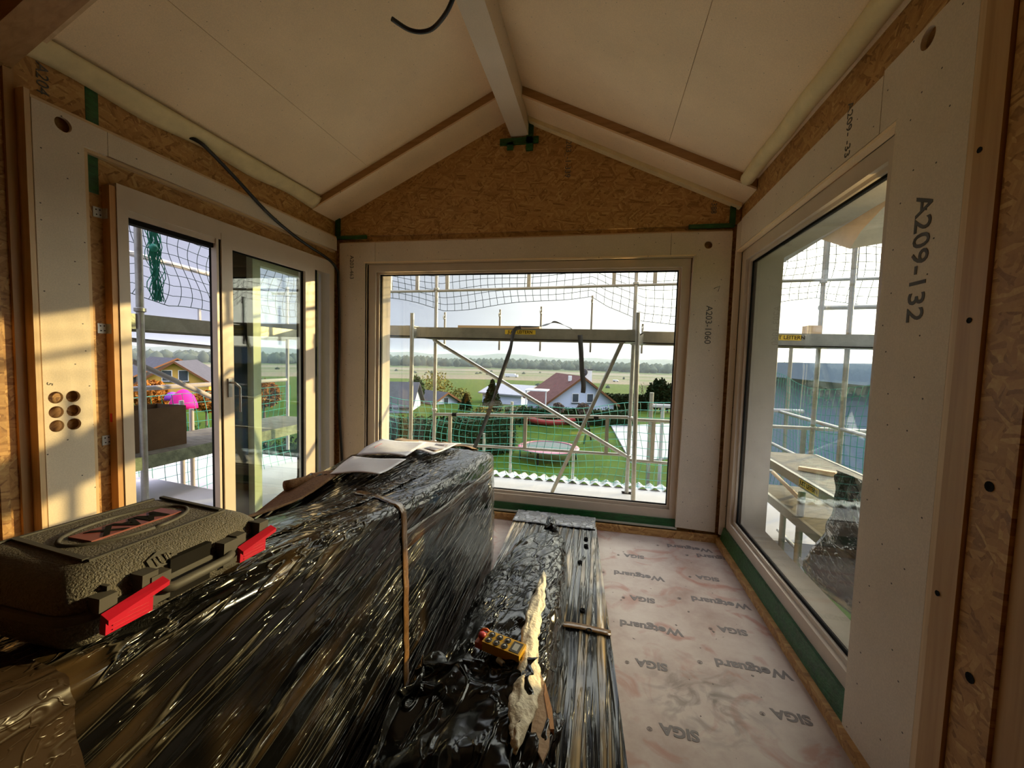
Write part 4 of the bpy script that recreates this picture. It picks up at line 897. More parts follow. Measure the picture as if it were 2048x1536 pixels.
# guard frames
def guard(label, x0, x1, y, zt, zb, stiles, mat='alu', over=.05):
    t_ = thing('guard_railing', label, 'guard rail', ((x0+x1)/2, y, zb[0]))
    MB().tube([(x0, y, zt[0]), (x1, y, zt[1])], .021, 10).build('rail', MT[mat], t_, smooth=True, ang=50)
    MB().tube([(x0, y, zb[0]), (x1, y, zb[1])], .019, 10).build('rail', MT[mat], t_, smooth=True, ang=50)
    for sx in stiles:
        f = (sx-x0)/(x1-x0)
        MB().box((sx-.022, y-.016, zb[0]+(zb[1]-zb[0])*f), (sx+.022, y+.016, zt[0]+(zt[1]-zt[0])*f)).build('stile', MT[mat], t_, bevel=.004)
    return t_
GY = YO+.0
def gx(px, py=700, y=None): return on('Y', y or GY, px, py).x
g1 = guard('aluminium guard frame across the lower half of the big window', -2.20, .36, GY, (.80, .905), (.40, .43), [gx(900, 860), gx(1050, 870), gx(1213, 880)])
for px in (905, 1188): MB().lathe([(.026, 0), (.026, .06)], 12, (gx(px, 825), GY, .81 + (.07 if px > 1000 else 0)), 'X').build('black_clamp', MT['gasket'], g1)
guard('guard frame above head height across the big window', -2.20, .36, GY, (3.3, 3.3), (2.475, 2.53), [gx(835, 560), gx(895, 560), gx(1058, 560), gx(1228, 560)])
guard('upper guard frame left of the big window, partly behind the exterior wall', -4.8, -2.24, GY, (3.3, 3.3), (2.45, 2.475), [-3.6, -2.9])
guard('upper guard frame right of the tall tubes, seen in both windows', .40, 3.9, GY, (3.3, 3.3), (2.53, 2.60), [gx(1310, 560), 1.6, 2.4, gx(1712, 520)])
guard('lower guard frame right of the tall tubes in the big window', .40, 3.2, GY, (.88, .90), (.37, .36), [gx(1306, 870), 1.5, 2.3])
ttube('guard_rail', 'grey rail between two scaffold tubes high in the right window', 'guard rail', [(gx(1640, 612), GY+.02, on('Y', GY, 1640, 615).z), (gx(1800, 612), GY+.02, on('Y', GY, 1770, 612).z)], .028, 'alu')
# lower stiles of a second scaffold beyond the terrace
for k_, px in enumerate((968, 1022, 1148)):
    xx = gx(px, 880, 5.75)
    ttube('scaffold_upright', ['thin tube behind the lower guard frame nearest the wrapped pack', 'thin tube behind the lower guard frame reaching above its top rail', 'thin tube under the lower guard frame beside the flat diagonal'][k_], 'scaffold tube', [(xx, 5.75, -.6), (xx, 5.75, (.50, .98, .36)[k_])], .020, 'galv')
xa = gx(1303, 800, 6.4)
ttube('scaffold_upright', 'lower scaffold tube topped by a short cross rail, right edge of the big window', 'scaffold tube', [(xa, 6.4, -1.6), (xa, 6.4, 1.15)], .03, 'alu')
ttube('guard_rail', 'short cross rail low at the right edge of the big window', 'guard rail', [(xa, 6.4, on('Y', 6.4, 1303, 811).z), (xa+2.0, 6.4, on('Y', 6.4, 1303, 811).z+.02)], .028, 'white')
ttube('scaffold_upright', 'white tube hanging below the short cross rail in the big window', 'scaffold tube', [(gx(1325, 830, 6.4), 6.4, on('Y', 6.4, 1325, 813).z), (gx(1325, 830, 6.4), 6.4, -1.6)], .026, 'white')
# diagonals
dg_ = thing('diagonal_brace', 'round tube brace falling from upper left to lower right in the big window', 'brace', (-2.2, YO-.06, 1.8))
a_ = on('Y', YO-.06, 868, 680); b_ = on('Y', YO-.06, 1252, 912)
MB().tube([a_+Vector((-.03, 0, .04)), a_, a_.lerp(b_, .06)], .02, 10, radii=[.014, .020, .027]).build('flattened_end', MT['galv'], dg_, smooth=True)
MB().tube([a_.lerp(b_, .05), b_], .024, 12).build('tube', MT['galv'], dg_, smooth=True, ang=50)
a_ = on('Y', YI+.15, 1250, 672); b_ = on('Y', YI+.42, 1104, 984)
tag(MB().beam(a_, b_, .07, .035, (1, 0, .4)).build('diagonal_brace', MT['alu'], bevel=.004), 'flat aluminium brace leaning from the deck down to the terrace in the big window', 'brace')
# strap
st_ = thing('webbing_strap', 'dark webbing strap thrown over the deck beam, both ends hanging', 'strap', (-.9, YI, 1.9))
def ribbon(name, pts, wd, mat, par, tw=0.0, nrm=(0, 1, 0), th=.003):
    P = smooth_path(pts, 8); mb = MB(); rows = []
    for i, p in enumerate(P):
        d = (P[min(i+1, len(P)-1)]-P[max(i-1, 0)]).normalized(); a = tw*math.sin(i*.35)
        s_ = d.cross(Vector(nrm)).normalized(); n_ = s_.cross(d)
        s2_ = s_*math.cos(a)+n_*math.sin(a)
        rows.append((mb.bm.verts.new(p-s2_*wd/2), mb.bm.verts.new(p+s2_*wd/2)))
    for a_, b_ in zip(rows, rows[1:]): mb.bm.faces.new((a_[0], a_[1], b_[1], b_[0]))
    return mb.build(name, mat, par, smooth=True, solid=th)
ribbon('hanging_end', [on('Y', YI-.01, *p) for p in ((1042, 655), (1028, 662), (1020, 700), (1003, 750), (988, 795), (968, 850), (945, 905), (930, 945))], .046, MT['strapb'], st_, .6)
ribbon('top_loop', [(on('Y', YI, 1030, 656).x, YI, 1.955), (-.72, YI+.04, 1.96), (-.60, YI+.10, 2.0), (on('Y', YI, 1110, 645).x, YI+.12, 2.02), (on('Y', YI, 1142, 660).x, YI+.15, 1.95)], .05, MT['strapb'], st_, .3, (0, 0, 1))
ribbon('hanging_end', [on('Y', YI+.02, *p) for p in ((1160, 670), (1162, 700), (1164, 740), (1167, 770), (1166, 786))], .052, MT['strapb'], st_, .25)
# net holder posts
for k_, (px, zt) in enumerate(((890, 2.20), (1000, 2.24), (1082, 2.28), (1183, 2.42), (1286, 2.07))):
    x_ = gx(px, 640, 5.42); t_ = thing('net_hook_rod', ['first', 'second', 'third', 'tallest', 'shortest'][k_] + ' of the short rods on the deck that hold the upper net edge' if k_ > 2 else ['leftmost short rod holding the upper net edge in the big window', 'short rod holding the net edge, second from the left', 'short rod holding the net edge, third from the left'][k_], 'rod', (x_, 5.42, 1.9))
    MB().box((x_-.012, 5.41, 1.70), (x_+.012, 5.43, zt)).build('rod', MT['galv'], t_, bevel=.003)
    MB().tube([(x_, 5.41, zt-.03), (x_-.012, 5.39, zt-.06), (x_-.006, 5.385, zt-.10), (x_+.01, 5.395, zt-.08)], .006, 6).build('hook', MT['galv'], t_, smooth=True)

# nets -------------------------------------------------------------------
def net(label, fn, nu, nv, r, mat, sub=3, edge=.0045, parent=None, name='safety_net'):
    mb = MB(); nuS = nu*sub; nvS = nv*sub
    for i in range(nu+1):
        mb.tube([fn(i/nu, j/nvS) for j in range(nvS+1)], edge if i in (0, nu) else r, 3, cap=False)
    for j in range(nv+1):
        mb.tube([fn(i/nuS, j/nv) for i in range(nuS+1)], edge if j in (0, nv) else r, 3, cap=False)
    o = mb.build(name, MT[mat], parent)
    return tag(o, label, 'safety net')
BOT = [(-3.6, 2.42), (-2.97, 2.386), (-2.50, 2.31), (-2.15, 2.235), (-1.75, 2.265), (-1.36, 2.30), (-.95, 2.335), (-.5, 2.38), (-.16, 2.42), (.05, 2.28), (.34, 2.15), (.48, 2.09), (.84, 2.075), (1.4, 2.2), (2.4, 2.40), (3.1, 2.30), (3.7, 1.95), (4.4, 1.9)]
def upnet(u, v):
    x = -3.6+8.0*u; zb = interp(x, BOT); z = zb+(3.35-zb)*v
    return Vector((x + .05*math.sin(v*9+x*2.0)*v + .12*v*math.sin(x*.9), 5.44+.05*math.sin(x*3+v*4), z + .02*math.sin(x*4+v*6)))
net('grey-green safety net hanging above the deck across the big and right windows', upnet, 80, 12, .0040, 'netg')
def lownet(u, v):
    x = -3.2+4.6*u; zt_ = interp(x, [(-3.2, 1.02), (-2.95, .98), (-2.2, .90), (-1.3, .93), (-.1, .98), (.86, 1.10), (1.4, 1.15)]); z = zt_+(-.42-zt_)*v
    return Vector((x + .16*v*(1-v)*math.sin(x*1.7+1)*1.6 + .02*math.sin(v*14+x*3), 5.62+.05*math.sin(x*2.3+v*3), z + .02*math.sin(x*5+v*2)))
net('green safety net behind the lower guard frame in the big window', lownet, 46, 15, .0036, 'net')
# ------------------------------------------------------------------ right side scaffold (beyond window 2)
def rdeck(label, z, y0, y1, x0=1.55, x1=2.12):
    t_ = thing('scaffold_deck', label, 'scaffold deck', ((x0+x1)/2, (y0+y1)/2, z))
    box('deck_board', (x0+.03, y0, z-.02), (x1-.03, y1, z-.004), MT['deck'], t_)
    sb = box('side_beam', (x0, y0, z-.075), (x0+.028, y1, z), MT['alu'], t_)
    box('side_beam', (x1-.028, y0, z-.075), (x1, y1, z), MT['alu'], t_)
    return t_
rd = rdeck('weathered plywood scaffold deck outside the right window with a broken batten on it', .735, 2.6, 4.6)
rdeck('lower weathered scaffold deck outside the right window under the upper one', .40, 2.9, 4.6, 1.57, 2.14)
s_ = box('sticker', (1.5485, 3.30, .672), (1.550, 3.60, .725), MT['yellow'], rd)
text('sticker_lettering', 'JUST LEITERN', .045, (1.5482, 3.45, .699), (0, -1, 0), (0, 0, 1), MT['gasket'], s_, depth=.0003, bold=.001)
tag(MB().beam(on('Z', .75, 1598, 936), on('Z', .755, 1672, 948), .05, .03).build('broken_batten', MT['battenX'], bevel=.004), 'broken pale batten lying on the deck outside the right window', 'batten')
ttube('wooden_rail', 'slanting wooden rail under the upper deck outside the right window', 'rail', [on('X', 1.75, 1546, 945), on('X', 1.75, 1602, 1000)], .018, 'battenY')
for k_, (px, py0, py1, X_) in enumerate(((1604, 985, 1075, 1.62), (1568, 1010, 1120, 1.7))):
    p0 = on('X', X_, px, py0)
    ttube('scaffold_upright', ['pale tube standing below the sticker of the right-hand deck', 'pale tube below the lower deck outside the right window'][k_], 'scaffold tube', [p0, (p0.x, p0.y, -1.2)], .026, 'alu')
ttube('diagonal_brace', 'bright tube brace below the decks outside the right window', 'brace', [on('X', 1.75, 1556, 1060), on('X', 1.75, 1600, 1105)], .016, 'galv')
for k_, py in enumerate((900, 826)):
    p = on('X', 2.45, 1570, py); 
    ttube('guard_rail', ['light knee-high tube rail', 'light hip-high tube rail'][k_] + ' running away behind the right window', 'guard rail', [(2.45, p.y+.6, p.z), (2.45, 3.4, p.z)], .022, 'galv')
for k_, px in enumerate((1548, 1690)):
    p = on('X', 2.45, px, 760)
    ttube('scaffold_upright', ['scaffold tube nearest the exterior corner in the right window', 'scaffold tube beside the hanging black foil in the right window'][k_], 'scaffold tube', [(2.45, p.y, -.8), (2.45, p.y, (1.86, 4)[k_])], .024, 'alu')
def rnet(u, v):
    y = 3.6+3.6*u; zt_ = 1.42+.08*math.sin(y*2); z = zt_+(-.6-zt_)*v
    return Vector((2.52+.05*math.sin(y*2+v*4), y+.05*math.sin(v*7), z))
net('dark green safety net in front of the blue building in the right window', rnet, 36, 20, .0036, 'net')
# hanging black foil outside the right window
fo = thing('black_foil', 'black foil hanging in folds outside the right window, low at its near side', 'foil', (1.48, 2.5, .6))
FT = [(1672, 940), (1662, 950), (1660, 985), (1650, 1030), (1640, 1060), (1612, 1100), (1600, 1130), (1655, 1145), (1720, 1160)]
def foilf(u, v):
    # top edge to bottom edge, left outline follows the torn border
    k = v*(len(FT)-1-2); i = min(int(k), len(FT)-4); f = k-i
    pl_ = Vector((FT[i][0]*(1-f)+FT[i+1][0]*f, FT[i][1]*(1-f)+FT[i+1][1]*f))
    a = on('X', 1.47, pl_.x, pl_.y)
    y = a.y + (1.75-a.y)*u
    return Vector((1.47+.035*math.sin(u*9+v*3)+.03*pn(u*5, v*6, 3), y, a.z + .02*pn(u*4, v*2, 7)))
mb = MB(); mb.grid(foilf, 40, 40); mb.build('sheet', MT['filmC'], fo, smooth=True, solid=.002)
mb = MB(); c_ = on('X', 1.46, 1606, 1124); mb.grid(lambda u, v: Vector((1.445+.01*pn(u*4, v*4, 1), c_.y-.03+.055*u+.008*pn(v*5, 2, 1), c_.z-.02+.045*v+.006*pn(u*5, 1, 1))), 8, 8)
mb.build('white_tag', MT['paper'], fo, smooth=True, solid=.002)
# eave corner visible at the top of the right window
ev = thing('eave_corner', 'white and brown underside corner of the roof eave at the top of the right window', 'eave', (2.2, 3.6, 2.7))
MB().prism([on('X', 2.0, 1640, 478), on('X', 2.0, 1700, 498), on('X', 2.0, 1722, 462), on('X', 2.0, 1800, 380), on('X', 2.0, 1760, 370)], (.35, 0, .06)).build('soffit', simple('eave_board', (.55, .47, .36), .6), ev)
MB().beam(on('X', 1.95, 1560, 520), on('X', 1.95, 1790, 372), .10, .05).build('fascia', MT['white'], ev)

# ------------------------------------------------------------------ left side scaffold (beyond the sliding door)
XO = -3.62
p = on('X', XO, 285, 800)
upright('scaffold tube standing in the open sliding door', XO, p.y, -.02, 3.3, r=.026, wedge=(1.9,))
a_ = on('X', XO, 262, 658); b_ = on('X', XO, 440, 688)
ld = thing('scaffold_deck', 'upper scaffold deck seen edge-on outside the sliding door', 'scaffold deck', (XO, 3, 1.8))
box('side_beam', (XO-.03, 1.4, 1.745), (XO, 5.0, 1.865), MT['alu'], ld); box('deck_board', (XO-.68, 1.4, 1.85), (XO-.03, 5.0, 1.863), MT['deck'], ld); box('side_beam', (XO-.71, 1.4, 1.745), (XO-.68, 5.0, 1.865), MT['alu'], ld)
ld2 = thing('scaffold_deck', 'mossy lower scaffold deck outside the sliding door carrying the cardboard box', 'scaffold deck', (XO, 3, .7))
box('deck_board', (XO-.70, 1.4, .70), (XO, 4.9, .715), MT['deck'], ld2); box('side_beam', (XO-.005, 1.4, .605), (XO+.012, 4.9, .712), MT['deckg'], ld2); box('side_beam', (XO-.72, 1.4, .605), (XO-.70, 4.9, .712), MT['deckg'], ld2)
ttube('guard_rail', 'dark thin rail under the upper deck outside the sliding door', 'guard rail', [on('X', XO-.3, 255, 679), on('X', XO-.3, 480, 700)], .02, 'galv')
ttube('guard_rail', 'light horizontal tube rail behind the cardboard box', 'guard rail', [(XO-.68, 1.6, on('X', XO-.68, 350, 773).z), (XO-.68, 5.0, on('X', XO-.68, 430, 768).z)], .024, 'white')
ttube('diagonal_brace', 'pale tube brace falling to the right across the open sliding door', 'brace', [on('X', XO-.5, 262, 722), on('X', XO-.5, 470, 815)], .025, 'white')
ttube('guard_rail', 'weathered pale tube rail high in the open sliding door behind the net', 'guard rail', [on('X', XO-.66, 235, 500), on('X', XO-.66, 470, 562)], .026, 'white')
for k_, (px, z0, z1) in enumerate(((427, 1.0, 1.72), (362, -.4, 1.05), (382, -.4, .95), (575, 0.2, 2.5), (598, 0.0, 2.6))):
    p = on('X', XO-.72, px, 770)
    ttube('scaffold_upright', ['short white stile at the right of the open sliding door', 'thin white tube behind the cardboard box', 'white tube right behind the cardboard box', 'white tube seen through the door glass, left of a pair', 'white tube seen through the door glass, right of a pair'][k_], 'scaffold tube', [(p.x, p.y, z0), (p.x, p.y, z1)], .022, 'white')
def lnet(u, v):
    y = 1.9+3.2*u; zb = interp(y, [(1.9, 2.0), (2.7, 2.02), (3.0, 2.12), (3.3, 2.0), (5.1, 2.1)])
    z = zb+(3.1-zb)*v
    return Vector((XO-.60+.04*math.sin(y*4+v*3), y+.06*math.sin(v*8+y*2), z+.02*math.sin(y*6)))
net('dark green safety net hanging in the upper part of the open sliding door', lnet, 28, 11, .0034, 'netg')
bn = thing('bunched_net', 'bundle of bright green net hanging beside the scaffold tube in the sliding door', 'safety net', (XO-.1, 2.5, 2.2))
p0 = on('X', XO-.02, 300, 440); p1 = on('X', XO-.02, 318, 640)
mb = MB()
for k in range(34):
    a = rnd.uniform(0, 6.28); rr = rnd.uniform(.008, .045); ph = rnd.uniform(0, 6)
    mb.tube([p0.lerp(p1, j/16)+Vector((.5*math.cos(a+j*.35)*rr, math.sin(a+j*.5)*rr*(1.0+.6*math.sin(j*.7+ph)), .01*math.sin(j+ph)+.16)) for j in range(17)], .0035, 4, cap=False)
mb.build('strands', MT['net'], bn)
MB().lathe([(.02, -.03), (.034, 0), (.02, .03)], 12, p0.lerp(p1, .42)+Vector((0, 0, .12))).build('knot', MT['net'], bn, smooth=True)
def lnet2(u, v):
    y = 1.9+3.4*u; z = 1.10-1.3*v
    return Vector((XO-.86+.05*math.sin(y*3+v*4), y+.03*math.sin(v*7), z))
net('green safety net behind the lower deck outside the sliding door', lnet2, 30, 12, .0036, 'net')
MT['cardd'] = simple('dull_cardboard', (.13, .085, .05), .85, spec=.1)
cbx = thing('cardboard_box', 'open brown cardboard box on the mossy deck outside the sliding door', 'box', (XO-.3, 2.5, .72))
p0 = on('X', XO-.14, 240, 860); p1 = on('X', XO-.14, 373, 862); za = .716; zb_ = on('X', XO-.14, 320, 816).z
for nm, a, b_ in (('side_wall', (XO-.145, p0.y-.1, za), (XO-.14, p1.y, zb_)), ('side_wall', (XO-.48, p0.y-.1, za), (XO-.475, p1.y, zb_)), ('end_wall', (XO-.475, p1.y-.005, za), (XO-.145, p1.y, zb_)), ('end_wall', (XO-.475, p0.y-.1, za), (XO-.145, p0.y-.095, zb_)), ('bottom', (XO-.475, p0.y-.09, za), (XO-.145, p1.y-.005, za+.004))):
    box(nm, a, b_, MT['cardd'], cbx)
yt = thing('yellow_ribbon', 'crumpled yellow tape strip lying in front of the cardboard box', 'tape', (XO-.05, 2.4, .72))
ribbon('strip', [on('Z', .725, 262, 884), on('Z', .74, 285, 872), on('Z', .78, 298, 866), on('Z', .725, 305, 884), on('Z', .74, 325, 874), on('Z', .735, 350, 878)], .05, simple('yellow_translucent_tape', (.55, .38, .10), .4), yt, .9, (0, 0, 1))

tf = thing('folded_foil', 'folded black foil lying on the pale roof outside the open sliding door', 'foil', (-3.9, 2.9, 0))
mb = MB(); pf = [on('Z', .0, *p) for p in ((345, 1012), (372, 992), (388, 988), (412, 1010))]
mb.grid(lambda u, v: pf[0].lerp(pf[3], u) + Vector((0, 0, .085*math.sin(math.pi*u)*(1-v)+.01*pn(u*5, v*4, 1)-.03)) + (pf[1]-pf[0])*v*.6, 12, 8)
mb.build('sheet', MT['filmD'], tf, smooth=True, solid=.003)
ttube('hose', 'thin black hose hanging outside the door glass', 'hose', smooth_path([on('X', XO+.25, *p) for p in ((604, 868), (606, 900), (598, 945), (584, 985), (574, 1010))]), .008, 'darkcable')
p = on('X', XO-.55, 399, 640); t_ = thing('net_hook_rod', 'short pale rod on the left deck holding the net edge', 'rod', (p.x, p.y, 1.86))
MB().box((p.x-.01, p.y-.012, 1.865), (p.x+.01, p.y+.012, 2.02)).build('rod', MT['white'], t_)

# ================================================================== LANDSCAPE
def gz(x, y):
    r_ = math.hypot(x, y); h = -4.4
    if r_ > 52: t_ = min(1, (r_-52)/120); h += -15.6*(t_*t_*(3-2*t_))
    return h + (.25*pn(x*.03, y*.03, 1) if r_ > 40 else 0)
m, nt_, n, l, b = mat_new('valley_fields'); b.inputs['Roughness'].default_value = .9; b.inputs['Specular IOR Level'].default_value = .05
t = n.new('ShaderNodeTexCoord'); ln2 = n.new('ShaderNodeVectorMath'); ln2.operation = 'LENGTH'; l.new(t.outputs['Object'], ln2.inputs[0])
wz = n.new('ShaderNodeTexNoise'); wz.inputs['Scale'].default_value = .006; l.new(t.outputs['Object'], wz.inputs[0])
wadd = n.new('ShaderNodeMath'); wadd.operation = 'MULTIPLY_ADD'; l.new(wz.outputs[0], wadd.inputs[0]); wadd.inputs[1].default_value = 160; l.new(ln2.outputs['Value'], wadd.inputs[2])
mr = n.new('ShaderNodeMapRange'); mr.inputs[1].default_value = 80; mr.inputs[2].default_value = 1080; l.new(wadd.outputs[0], mr.inputs[0])
G1, G2, T1, T2 = (.034, .060, .005), (.045, .068, .008), (.15, .12, .085), (.10, .09, .055)
rp = ramp(n, [(0, (.025, .05, .006)), (.06, G1), (.36, G2), (.40, G2), (.405, T1), (.50, (.12, .11, .07)), (.505, (.08, .10, .035)), (.56, (.15, .125, .095)), (.565, T2), (.64, (.075, .09, .035)), (.645, (.16, .14, .11)), (.75, T2), (.755, (.06, .08, .03)), (1, (.05, .06, .03))])
rp.color_ramp.interpolation = 'LINEAR'; l.new(mr.outputs[0], rp.inputs[0])
fnz = n.new('ShaderNodeTexNoise'); fnz.inputs['Scale'].default_value = .35; fnz.inputs['Detail'].default_value = 8; l.new(t.outputs['Object'], fnz.inputs[0])
fm = n.new('ShaderNodeMapRange'); fm.inputs[1].default_value = .3; fm.inputs[2].default_value = .7; fm.inputs[3].default_value = .75; fm.inputs[4].default_value = 1.25; l.new(fnz.outputs[0], fm.inputs[0])
fs_ = n.new('ShaderNodeVectorMath'); fs_.operation = 'SCALE'; l.new(rp.outputs[0], fs_.inputs[0]); l.new(fm.outputs[0], fs_.inputs['Scale']); l.new(fs_.outputs[0], b.inputs['Base Color'])
mb = MB(); RR = [6, 12, 20, 30, 40, 52, 60, 70, 80, 95, 110, 130, 150, 172, 220, 300, 450, 700, 1000, 1600, 2600, 4200]
mb.grid(lambda u, v: (lambda r_, a: Vector((r_*math.cos(a), r_*math.sin(a), gz(r_*math.cos(a), r_*math.sin(a)))))(RR[int(round(v*(len(RR)-1)))], 2*math.pi*u), 120, len(RR), wrapu=True)
tag(mb.build('valley_ground', m, smooth=True), kind='structure')
MT['leafd'] = simple('dark_green_leaves', (.009, .022, .006), .7, spec=.08, var=.5, scale=3, bump=.8, bscale=8)
MT['leafm'] = simple('mid_green_leaves', (.025, .05, .010), .7, spec=.08, var=.5, scale=3)
MT['leafo'] = simple('autumn_leaves', (.26, .10, .018), .7, spec=.08, var=.6, scale=2)
MT['leafy'] = simple('yellowish_leaves', (.15, .13, .03), .7, spec=.08, var=.5, scale=2)
MT['bark'] = simple('grey_bark', (.13, .10, .08), .9, spec=.08)
MT['forest'] = simple('far_forest', (.04, .05, .035), .9, spec=.08, var=.5, scale=.02)
# lawn
lw = [on('Z', -4.33, *p) for p in ((775, 1010), (1000, 888), (1060, 838), (1290, 836), (1420, 1060), (1100, 1500))]
mb = MB(); c_ = sum(lw, Vector())/len(lw)
mb.bm.faces.new([mb.bm.verts.new(Vector((p.x, p.y, -4.30))) for p in [Vector((-9, 9, 0)), Vector((20, 9, 0)), Vector((24, 43, 0)), Vector((-2, 43, 0)), Vector((-8.5, 22, 0))]])
tag(mb.build('lawn', simple('bright_lawn', (.024, .052, .002), .85, spec=.08, var=.35, scale=.8, bump=.5, bscale=6)), kind='structure')

def foliage(mb, c, rx, ry, rz, nl, sz, rs, hollow=.55):
    for _ in range(nl):
        while True:
            d = Vector((rs.uniform(-1, 1), rs.uniform(-1, 1), rs.uniform(-1, 1)))
            if hollow < d.length < 1: break
        k = 1+.25*pn(d.x*2.5, d.y*2.5, d.z*2.5+c[0])
        p = Vector((c[0]+d.x*rx*k, c[1]+d.y*ry*k, c[2]+d.z*rz*k))
        a = Vector((rs.gauss(0, 1), rs.gauss(0, 1), rs.gauss(0, 1))).normalized(); b_ = a.cross(Vector((rs.gauss(0, 1), rs.gauss(0, 1), rs.gauss(0, 1)))).normalized()
        s_ = sz*rs.uniform(.6, 1.3)
        mb.bm.faces.new([mb.bm.verts.new(p+a*s_), mb.bm.verts.new(p+b_*s_*.7), mb.bm.verts.new(p-a*s_), mb.bm.verts.new(p-b_*s_*.7)])
def branches(mb, p, d, L_, r, depth, rs, spread=.6):
    q_ = p+d*L_; mb.tube([p, p.lerp(q_, .5)+Vector((rs.uniform(-1, 1), rs.uniform(-1, 1), 0))*L_*.04, q_], r, 5, cap=False, radii=[r, r*.85, r*.65])
    if depth:
        for _ in range(3 if depth > 1 else 4):
            e = (d+Vector((rs.gauss(0, spread), rs.gauss(0, spread), rs.uniform(-.1, .4)))).normalized()
            branches(mb, p+d*L_*rs.uniform(.5, 1), e, L_*rs.uniform(.55, .75), r*.55, depth-1, rs, spread)
def tree(name, label, px, py_top, py_base, t_, wpx, leaf, nl, sz, seed, bare=0, group=None, conif=False):
    rs = random.Random(seed); top = at(px, py_top, t_); x, y = top.x, top.y; zb = gz(x, y)
    root = thing(name, label, 'tree', (x, y, zb)); h = top.z-zb; rx = wpx/F_PX*t_/2
    mb = MB()
    if bare: branches(mb, Vector((x, y, zb)), Vector((0, 0, 1)), h*.36, .018*h, 4, rs, .5)
    else: mb.tube([(x, y, zb), (x, y, zb+h*.7)], .02*h, 6, radii=[.025*h, .012*h])
    mb.build('trunk', MT['bark'], root)
    if nl:
        mb = MB()
        if conif:
            for k in range(14):
                f = k/13; foliage(mb, (x, y, zb+h*(.12+.86*f)), rx*(1-f)*1.0+.1, rx*(1-f)+.1, h*.07, nl//14, sz, rs, .2)
        else:
            hh = top.z-at(px, py_base, t_).z; foliage(mb, (x, y, top.z-hh/2), rx, rx, hh/2, nl, sz, rs, .3)
        mb.build('crown', MT[leaf], root)
    return root
tree('bare_tree', 'loose half-bare tree left behind the tall tubes, in front of the green field', 872, 742, 805, 60, 66, 'leafy', 900, .16, 3, bare=1)
tree('leafy_tree', 'greenish tree left of the loose half-bare tree in the big window', 832, 752, 810, 50, 34, 'leafm', 1500, .2, 4)
tree('low_tree', 'low bare bush tree below the strap, right of the loose tree', 920, 775, 815, 55, 50, 'leafy', 700, .14, 5, bare=1)
tree('spruce', 'dark spruce behind the hanging strap in the big window', 985, 762, 838, 45, 46, 'leafd', 2600, .17, 6, conif=True)
tree('young_spruce', 'small dark spruce left of the larger spruce', 932, 788, 838, 46, 26, 'leafd', 1200, .15, 7, conif=True)
tree('bare_tree', 'bare leafless tree beside the tall cypresses at the right of the big window', 1292, 745, 800, 62, 46, 'leafy', 0, .1, 8, bare=1)
for k_, (px, pt, wp) in enumerate(((1303, 768, 20), (1314, 757, 18), (1325, 756, 18), (1338, 766, 22), (1352, 774, 24))):
    tree('cypress', ['small cypress at the left of the tall dark group', 'tall cypress, second of the dark group', 'tallest cypress in the middle of the dark group', 'broad cypress at the right of the dark group', 'cypress half hidden by the window frame'][k_], px, pt, 820, 50, wp, 'leafd', 1300, .16, 20+k_, group='cypresses right of the white house')
tree('autumn_tree', 'round orange and green tree seen through the door glass', 528, 762, 815, 24, 56, 'leafo', 3600, .13, 31)
tree('autumn_bush', 'orange bush behind the scaffold tube left in the open sliding door', 300, 762, 815, 24, 60, 'leafo', 2600, .12, 32)
tree('autumn_bush', 'orange red bush right of the magenta cover', 412, 782, 822, 24, 56, 'leafo', 2600, .12, 33)
tree('yellow_bush', 'yellow leafed bush behind the strap end in the big window', 968, 812, 850, 30, 44, 'leafy', 1500, .10, 34)
tree('round_bush', 'reddish dark round bush left in front of the white house gable', 1117, 806, 828, 36, 24, 'bark', 1500, .12, 35)
tree('round_bush', 'reddish dark round bush at the middle of the white house gable', 1167, 806, 830, 36, 22, 'bark', 1500, .12, 36)
def hedge(label, pts, h0, h1, wd, seed, nl, sz, mat='leafd', name='hedge'):
    rs = random.Random(seed); mb = MB()
    mb2 = MB()
    for a, b_ in zip(pts, pts[1:]):
        a = Vector((a.x, a.y, 0)); b_ = Vector((b_.x, b_.y, 0)); zc = (h0+h1)/2
        mb2.beam(a+Vector((0, 0, zc)), b_+Vector((0, 0, zc)), wd*.8, (h1-h0)*.9)
        d = (b_-a); s_ = Vector((-d.y, d.x, 0)).normalized()
        for _ in range(nl):
            p = a+d*rs.random()+s_*rs.uniform(-.55, .55)*wd+Vector((0, 0, rs.uniform(h0, h1)+.15*rs.random()))
            u_ = Vector((rs.gauss(0, 1), rs.gauss(0, 1), rs.gauss(0, 1))).normalized(); v_ = u_.cross(Vector((rs.gauss(0, 1), rs.gauss(0, 1), 1))).normalized(); q_ = sz*rs.uniform(.5, 1.4)
            mb.bm.faces.new([mb.bm.verts.new(p+u_*q_), mb.bm.verts.new(p+v_*q_*.6), mb.bm.verts.new(p-u_*q_), mb.bm.verts.new(p-v_*q_*.6)])
    c_ = sum(pts, Vector())/len(pts); root = thing(name, label, 'hedge', (c_.x, c_.y, h0))
    mb.build('leaves', MT[mat], root); mb2.build('core', MT['leafd'], root)
HZ = -4.35
hedge('tall dark laurel hedge behind the green net left in the big window', [at(770, 850, 22)*1, at(850, 850, 23), at(1010, 850, 27)], HZ, -2.0, 2.6, 41, 9000, .09)
hedge('clipped dark hedge crossing behind the garden below the white house', [at(1010, 820, 38), at(1270, 822, 38)], HZ, -2.9, 1.2, 42, 6000, .10)
hedge('jagged dark conifer hedge right of the white house', [at(1212, 800, 52), at(1300, 800, 52)], gz(0, 52), -2.6, 1.5, 43, 5000, .14)
